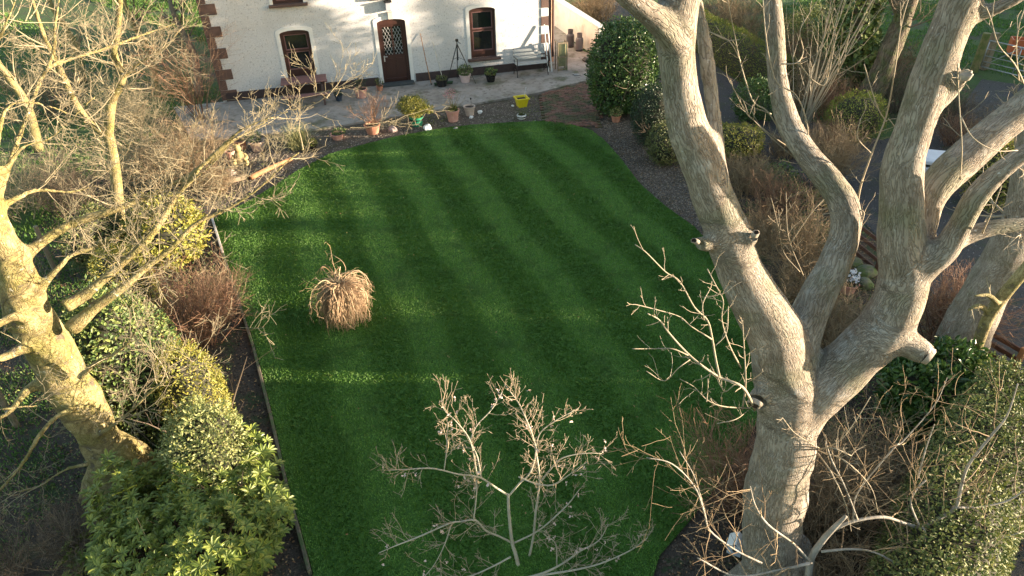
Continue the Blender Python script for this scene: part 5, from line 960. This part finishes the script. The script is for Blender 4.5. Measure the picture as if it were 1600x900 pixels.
o = woody_body('trunk', None, LB, .030, BARK_B, .07, 9); reparent(o, bl)
mb = MB(); SL = LB[2:6]+LB[1:2]
twigs_on(mb, LB[1:len(BL)+1], 4.4, [(6, .15, (0.02, 0.02, .08), 5, .8), (6, .34, .75, 4, .17, (0, 0, .08), 3), (5, .13, .75, 3, .15, (0, 0, .06), 3)], rmul=.34, rmax=.006, ang=.8, t0=.2)
wbuild(mb, 'twigs', TWIG_Y, bl)
# slim tree behind it
C1 = Yd([(187, 372, 22), (186, 345, 19), (182, 290, 17), (176, 240, 16), (170, 212, 16)], 14.0, 14.1); C2 = Yd([(170, 215, 15), (172, 175, 15), (177, 150, 14), (189, 132, 13), (190, 115, 13), (181, 95, 13), (178, 75, 12), (184, 45, 11), (187, 0, 10), (190, -80, 8), (200, -200, 5)], 14.1, 14.3)
C3 = Yd([(170, 215, 14), (140, 190, 12), (120, 165, 12), (108, 140, 11), (98, 118, 11), (90, 100, 10), (70, 60, 8), (50, 0, 7), (20, -80, 4)], 14.1, 13.8)
simple_tree('slim_tree', 'slim pale forked tree behind the left border', G(187, 372)[:2], [C1, C2, C3, Yd([(188, 128, 8), (215, 100, 6), (262, 70, 4), (300, 20, 3)], 14.2, 14.0)], .035, BARK_B, TWIG_Y, 3.5, .9, t0=.12)
for k, (bx, by, lab) in enumerate(((60, 235, 'far bare grey tree at the left frame edge'), (245, 150, 'thin bare tree left of the house corner'), (130, 130, 'bare tree in the far left meadow edge'), (312, 150, 'old grey stem by the left corner of the house'))):
    g0 = G(bx, by); P = smoothline([g0, g0+[.15, .1, 1.4], g0+[-.1, 0, 3.0], g0+[.3, .1, 5.2]]); t = world_tree('bare_tree', lab, 'tree', g0); mb = MB(); mb.tube(P, np.linspace(.16, .03, len(P)), 8); wbuild(mb, 'trunk', BARK_B if k != 3 else BARK_A, t)
    mb = MB(); twigs_on(mb, [(P, np.linspace(.14, .03, len(P)))], 5, [(6, .12, (0, 0, .10), 5, 1.3), (5, .5, .7, 4, .12, (0, 0, .08), 3), (4, .22, .7, 2, .12, (0, 0, .05), 3)], rmul=.4, rmax=.03, t0=.2); wbuild(mb, 'twigs', TWIG_Y if k % 2 == 0 else TWIG_D, t)

# ---- small bare tree at the bottom of the lawn
N_ = [([(812, 960, 20), (813, 905, 12), (806, 868, 10), (800, 847, 9), (795, 800, 8), (794, 772, 7)], 5.3, 5.6), ([(794, 774, 6), (775, 762, 5), (752, 747, 5), (735, 743, 5), (716, 741, 4), (677, 732, 4), (640, 733, 3), (606, 735, 2)], 5.6, 5.2), ([(752, 747, 5), (746, 715, 4), (738, 697, 4), (733, 683, 3)], 5.6, 5.9),
      ([(800, 848, 6), (780, 838, 5), (759, 829, 5), (743, 813, 5), (720, 815, 4), (702, 818, 4), (656, 838, 4), (620, 852, 3), (592, 864, 2)], 5.5, 5.0), ([(813, 902, 9), (824, 880, 7), (833, 840, 6), (837, 800, 6), (843, 752, 5), (838, 710, 5), (834, 687, 4), (822, 655, 4), (809, 628, 3), (788, 600, 2)], 5.4, 6.2),
      ([(795, 775, 5), (812, 755, 5), (826, 742, 4), (835, 720, 4), (842, 680, 3), (864, 660, 3), (885, 648, 2), (904, 638, 2)], 5.6, 6.0), ([(843, 755, 5), (870, 722, 4), (890, 712, 3), (920, 708, 2), (940, 709, 1.5)], 5.9, 6.0), ([(810, 745, 4), (835, 755, 4), (862, 758, 4), (885, 745, 3), (905, 730, 2), (918, 722, 1.5)], 5.7, 5.3),
      ([(734, 690, 4), (745, 665, 3), (768, 640, 3), (785, 612, 2)], 5.8, 6.2), ([(745, 740, 4), (735, 690, 3), (714, 660, 3), (694, 640, 2), (690, 622, 1.5)], 5.7, 6.0), ([(740, 812, 4), (744, 780, 3), (745, 750, 3)], 5.3, 5.5), ([(694, 735, 3), (698, 700, 2.5), (700, 660, 2)], 5.4, 5.6), ([(800, 850, 5), (840, 830, 4), (870, 805, 4), (890, 785, 3), (905, 765, 2)], 5.5, 5.8),
      ([(705, 820, 3), (695, 850, 3), (680, 880, 2), (660, 905, 2)], 5.2, 5.0), ([(815, 905, 7), (850, 895, 6), (880, 880, 5), (905, 862, 4), (935, 845, 3), (950, 820, 2)], 5.2, 5.3), ([(840, 900, 6), (900, 890, 5), (940, 880, 4), (985, 860, 3), (1012, 840, 2)], 5.1, 5.2), ([(798, 870, 5), (770, 885, 4), (735, 900, 4), (700, 905, 3)], 5.2, 5.0), ([(870, 885, 4), (868, 850, 3), (850, 835, 2)], 5.3, 5.3)]
mt_ = world_tree('magnolia_tree', 'small bare spreading tree with fine spurs at the bottom edge of the lawn', 'tree', G(813, 960)[:2])
mb = MB(); LN = []
for pts, a, b in N_: LN.append(limb3(Yd(pts, a, b)))
g0 = LN[0][0][0]; LN[0] = (np.vstack([[g0[0], g0[1]-.02, 0], LN[0][0]]), np.concatenate([[.08], LN[0][1]]))
for P, R in LN: mb.tube(P, R*.62, 7)
wbuild(mb, 'trunk', M('magnolia_bark', [(.26, .24, .18), (.42, .39, .30)], 8, .8, spec=.3), mt_)
mb = MB(); twigs_on(mb, LN[1:], 15, [(4, .12, (0, 0, .05), 4, .34), (4, .12, .7, 2, .12, (0, 0, .05), 3), (1, .04, .8, 1, .1, (0, 0, .05), 3)], rmul=.6, rmax=.0032, t0=.15); wbuild(mb, 'twigs', M('twig_magnolia', [(.24, .18, .12), (.46, .38, .27)], 4, .8, isl=.7, world=True, spec=.3), mt_)
mb = MB(); 
for P, R in LN[1:]:
    i = rng.integers(len(P)//2, len(P), 5); q = P[i]+rng.normal(0, .07, (5, 3)); leaves(mb, np.repeat(q, 4, 0), rng.normal(0, 1, (20, 3)), rng.normal(0, 1, (20, 3)), .035, .022)
wbuild(mb, 'buds', M('bud_pink', [(.5, .36, .30), (.65, .52, .46)], 5, .7), mt_)['kind'] = 'stuff'

# ---- foreground branches in the lower right corner
R_ = [([(1262, 960, 22), (1263, 905, 17), (1268, 872, 15), (1285, 845, 14), (1302, 826, 12), (1322, 806, 8)], 4.5, 4.6), ([(1302, 828, 8), (1335, 814, 7), (1380, 808, 7), (1413, 817, 7), (1437, 823, 8), (1467, 810, 8), (1493, 793, 8), (1502, 760, 7), (1513, 727, 6), (1547, 683, 6), (1573, 650, 4), (1590, 600, 3)], 4.6, 5.0), ([(1493, 793, 5), (1530, 792, 4), (1573, 783, 4), (1605, 764, 3)], 4.8, 4.9),
      ([(1437, 823, 5), (1423, 787, 4), (1432, 765, 4), (1447, 750, 3)], 4.7, 4.8), ([(1434, 747, 4), (1447, 700, 3), (1460, 663, 2)], 4.8, 4.9), ([(1333, 814, 4), (1340, 770, 3), (1397, 700, 3), (1410, 690, 3), (1460, 633, 2), (1480, 590, 1.5)], 4.6, 5.0), ([(1283, 862, 6), (1330, 858, 5), (1366, 863, 4), (1400, 880, 4)], 4.5, 4.4), ([(1265, 880, 8), (1220, 890, 5), (1150, 900, 4), (1090, 872, 3)], 4.4, 4.3),
      ([(1268, 880, 6), (1240, 850, 5), (1200, 820, 5), (1180, 790, 4), (1172, 760, 3)], 4.45, 4.5), ([(1190, 880, 5), (1150, 860, 4), (1110, 830, 4), (1100, 800, 4), (1085, 760, 3), (1050, 725, 3), (1010, 715, 2)], 4.35, 4.4), ([(1104, 815, 3), (1098, 790, 3), (1085, 745, 2), (1062, 705, 2)], 4.4, 4.5), ([(1400, 880, 5), (1440, 860, 4), (1445, 830, 4), (1437, 823, 4)], 4.5, 4.7), ([(1340, 812, 4), (1320, 760, 3), (1300, 720, 3), (1290, 690, 2)], 4.6, 4.7),
      ([(1395, 880, 5), (1430, 895, 5), (1470, 880, 4), (1540, 850, 3), (1600, 830, 2)], 4.5, 4.6)]
rt_ = world_tree('bare_tree', 'low crooked grey branches spreading in front of the garden hedge', 'tree', G(1262, 985)[:2]); LR = [limb3(Yd(p, a, b)) for p, a, b in R_]
g0 = LR[0][0][0]; LR[0] = (np.vstack([[g0[0], g0[1]-.02, 0], LR[0][0]]), np.concatenate([[.09], LR[0][1]]))
mb = MB()
for P, R in LR: mb.tube(P, R*.72, 7)
wbuild(mb, 'trunk', M('lichen_bark', [(.17, .15, .12), (.34, .32, .28)], 9, .85, bump=.4), rt_)
mb = MB(); twigs_on(mb, LR[1:], 7, [(6, .14, (0, 0, .04), 4, .75), (3, .3, .7, 4, .14, (0, 0, .04), 3), (1, .06, .8, 1, .1, (0, 0, .05), 3)], rmul=.5, rmax=.007, t0=.1); wbuild(mb, 'twigs', TWIG_T, rt_)

# ---- weeping bush on the lawn
g0 = G(541, 505); WS = .60
t = thing('weeping_tree', 'small bare weeping tree shaped like a mop head on the lawn', 'tree', (g0[0], g0[1]+.05, .04))
n = 480; a = rng.uniform(0, 2*PI, n); P = np.stack([np.cos(a)*.04, np.sin(a)*.04, np.full(n, 1.02)+rng.normal(0, .05, n)], 1); D = nrm(np.stack([np.cos(a), np.sin(a), rng.uniform(.0, .9, n)], 1)); Lg = rng.uniform(.9, 1.55, n); pts = [P]
S_ = 10
for k in range(S_):
    D = nrm(D+rng.normal(0, .26, (n, 3))+np.array([0, 0, -.30])-np.concatenate([P[:, :2]*(.28*(np.linalg.norm(P[:, :2], axis=1, keepdims=True) > .42)), np.zeros((n, 1))], 1)); P = P+D*(Lg/S_)[:, None]; P[:, 2] = np.maximum(P[:, 2], .02); pts.append(P)
PP = np.stack(pts, 1); RR = rng.uniform(.007, .018, n)[:, None]*np.linspace(1, .4, S_+1)[None]; mb = MB(); V, Q = tubes(PP, RR, 4); mb.add(V, Q)
p, d, r = kids(PP, RR, 7, .1, 1, .8); Pk, Rk = grow(p, d, rng.uniform(.08, .25, len(p)), r, 3, .2, (0, 0, -.15)); V, Q = tubes(Pk, np.maximum(Rk, .003), 3); mb.add(V, Q)
mb.build('crown', M('twig_weeping', [(.17, .10, .06), (.34, .24, .14), (.42, .33, .21)], 4, .75, isl=.8, spec=.3), t)
mb = MB(); mb.tube(smoothline([(0, 0, 0), (.02, .01, .5), (0, 0, 1.0)]), .035, 8); mb.build('trunk', TWIG_D, t)
mb = MB(); twiggery(mb, np.tile([0, 0, 1.05], (5, 1)), np.array([(-.3, 0, 1.), (.1, .1, 1), (-.9, 0, .8), (-.6, -.3, .9), (.2, -.2, 1)]), np.array([.3, .28, .5, .45, .2]), .011, [(5, .15, (0, 0, -.05), 5), (4, .12, .8, 3, .2, (0, 0, 0), 3)]); mb.build('top_shoots', TWIG_Y, t)

t.scale = (WS, WS, .74)
# ---- rhododendron with leaf whorls as single pieces
rb = G(306, 880); t = thing('rhododendron', 'glossy rhododendron with upturned leaf whorls in the lower left', 'shrub', (rb[0]-.05, rb[1]+.15, 0))
wm = []
for v in range(3):
    mb = MB(); n = 9; a = np.arange(n)/n*2*PI+rng.normal(0, .15, n); e = rng.uniform(.1, .6, n); D = np.stack([np.cos(a)*np.cos(e), np.sin(a)*np.cos(e), np.sin(e)], 1)
    leaves(mb, D*.01, D, np.tile([0, 0, 1.], (n, 1)), .125*rng.uniform(.8, 1.1, n), .042, .12, six=True); o = mb.build('leaf_whorl', LEAF_RHODO, t); wm.append(o)
cnt = 0; far = MB()
for k in range(1400):
    d = nrm(rng.normal(size=3)); d[2] = abs(d[2])*.9; d = nrm(d); f = float(lump(d[None], 77, .22, 3.2)[0])*rng.uniform(.86, 1.03); p = np.array([d[0]*1.18, d[1]*1.2, .15+d[2]*1.3])*f
    if p[2] < .12: continue
    nv = Vector(d*.7+np.array([0, 0, .75])+rng.normal(0, .25, 3)).normalized(); q = nv.to_track_quat('Z', 'Y'); s = random.uniform(.62, 1.05)
    if cnt < 297 and d[1] < .45 and rng.random() < .8:
        o = wm[cnt % 3] if cnt < 3 else wm[cnt % 3].copy()
        if cnt >= 3: C.objects.link(o)
        o.parent = t; o.location = p; o.rotation_mode = 'QUATERNION'; o.rotation_quaternion = q; o.scale = (s, s, s); cnt += 1
    else:
        m = q.to_matrix(); M3 = np.array(m)*s; w0 = wm[k % 3].data; V = np.empty(len(w0.vertices)*3); w0.vertices.foreach_get('co', V); V = V.reshape(-1, 3)@M3.T+p
        far.add(V, np.array([tuple(pp.vertices) for pp in w0.polygons]))
o = far.build('leaves', LEAF_RHODO, t); o['kind'] = 'stuff'
mb = MB(); P0 = rng.normal(0, .12, (14, 3))*np.array([1, 1, 0]); twiggery(mb, P0, np.concatenate([rng.normal(0, .8, (14, 2)), np.ones((14, 1))], 1), 1.15, .022, [(5, .12, (0, 0, .05), 5), (6, .4, .7, 3, .12, (0, 0, .06), 4)]); mb.build('stems', TWIG_D, t)

# ---- wire fence with posts at the left
t = thing('wire_fence', 'old stock-wire fence on thin wooden posts along the left border', 'fence', (-7.0, 5.0, 0)); FP = [(-6.75, 4.6), (-7.35, 6.3), (-8.0, 8.2), (-8.7, 10.3), (-9.6, 12.6)]
for x, y in FP: MB().tube([(x+7, y-5, 0), (x+7.02, y-5, 1.25)], [.05, .045], 8).build('post', WOODY, t)
for z in (.15, .32, .5, .7, .92, 1.12):
    mb = MB(); P = np.array([(x+7, y-5, z) for x, y in FP]); mb.tube(P, .0025, 4); mb.build('wire', BLACKM, t)
mb = MB()
for i in range(len(FP)-1):
    for k in range(14):
        f = (k+.5)/14; x, y = FP[i][0]*(1-f)+FP[i+1][0]*f+7, FP[i][1]*(1-f)+FP[i+1][1]*f-5; mb.tube([(x, y, .15), (x, y, 1.12)], .002, 4)
o = mb.build('stay_wires', BLACKM, t); o['kind'] = 'stuff'
# low weeds in the borders
def weeds(label, poly, n, mat, s, thr=.55, sd=31):
    A = scatter(poly, n); A = A[vnoise(A[:, 0], A[:, 1], .9, sd) > thr]; n = len(A); P = np.stack([A[:, 0], A[:, 1], rng.uniform(.01, .10, n)], 1); mb = MB(); leafcloud(mb, P, np.tile([0, 0, 1.], (n, 1)), s, s*.5); tag(mb.build('ground_cover', mat), label, 'ground cover', kind='stuff')
weeds('ivy and weeds creeping over the left border soil', [(-10, 4), (-3.2, 4), (-5.1, 10), (-7.3, 15), (-9, 20), (-14, 20)], 42000, LEAF_IVY, .06, .44)
weeds('ivy and weeds creeping over the right border soil', [(4.8, 4), (8, 8), (8.0, 11), (7.9, 14.5), (6.3, 19.3), (5.7, 24), (3.9, 24), (4.8, 14), (5.0, 10), (4.2, 7)], 20000, LEAF_IVY, .06)
weeds('mossy tufts along the patio edge and gravel', bedpoly, 9000, LEAF_MOSS, .045, .6, 8)
weeds('scrubby green undergrowth beyond the drive', [(9.2, 21), (11, 19), (15.5, 23.5), (14, 34), (8, 34)], 26000, LEAF_OLIVE, .09, .45)
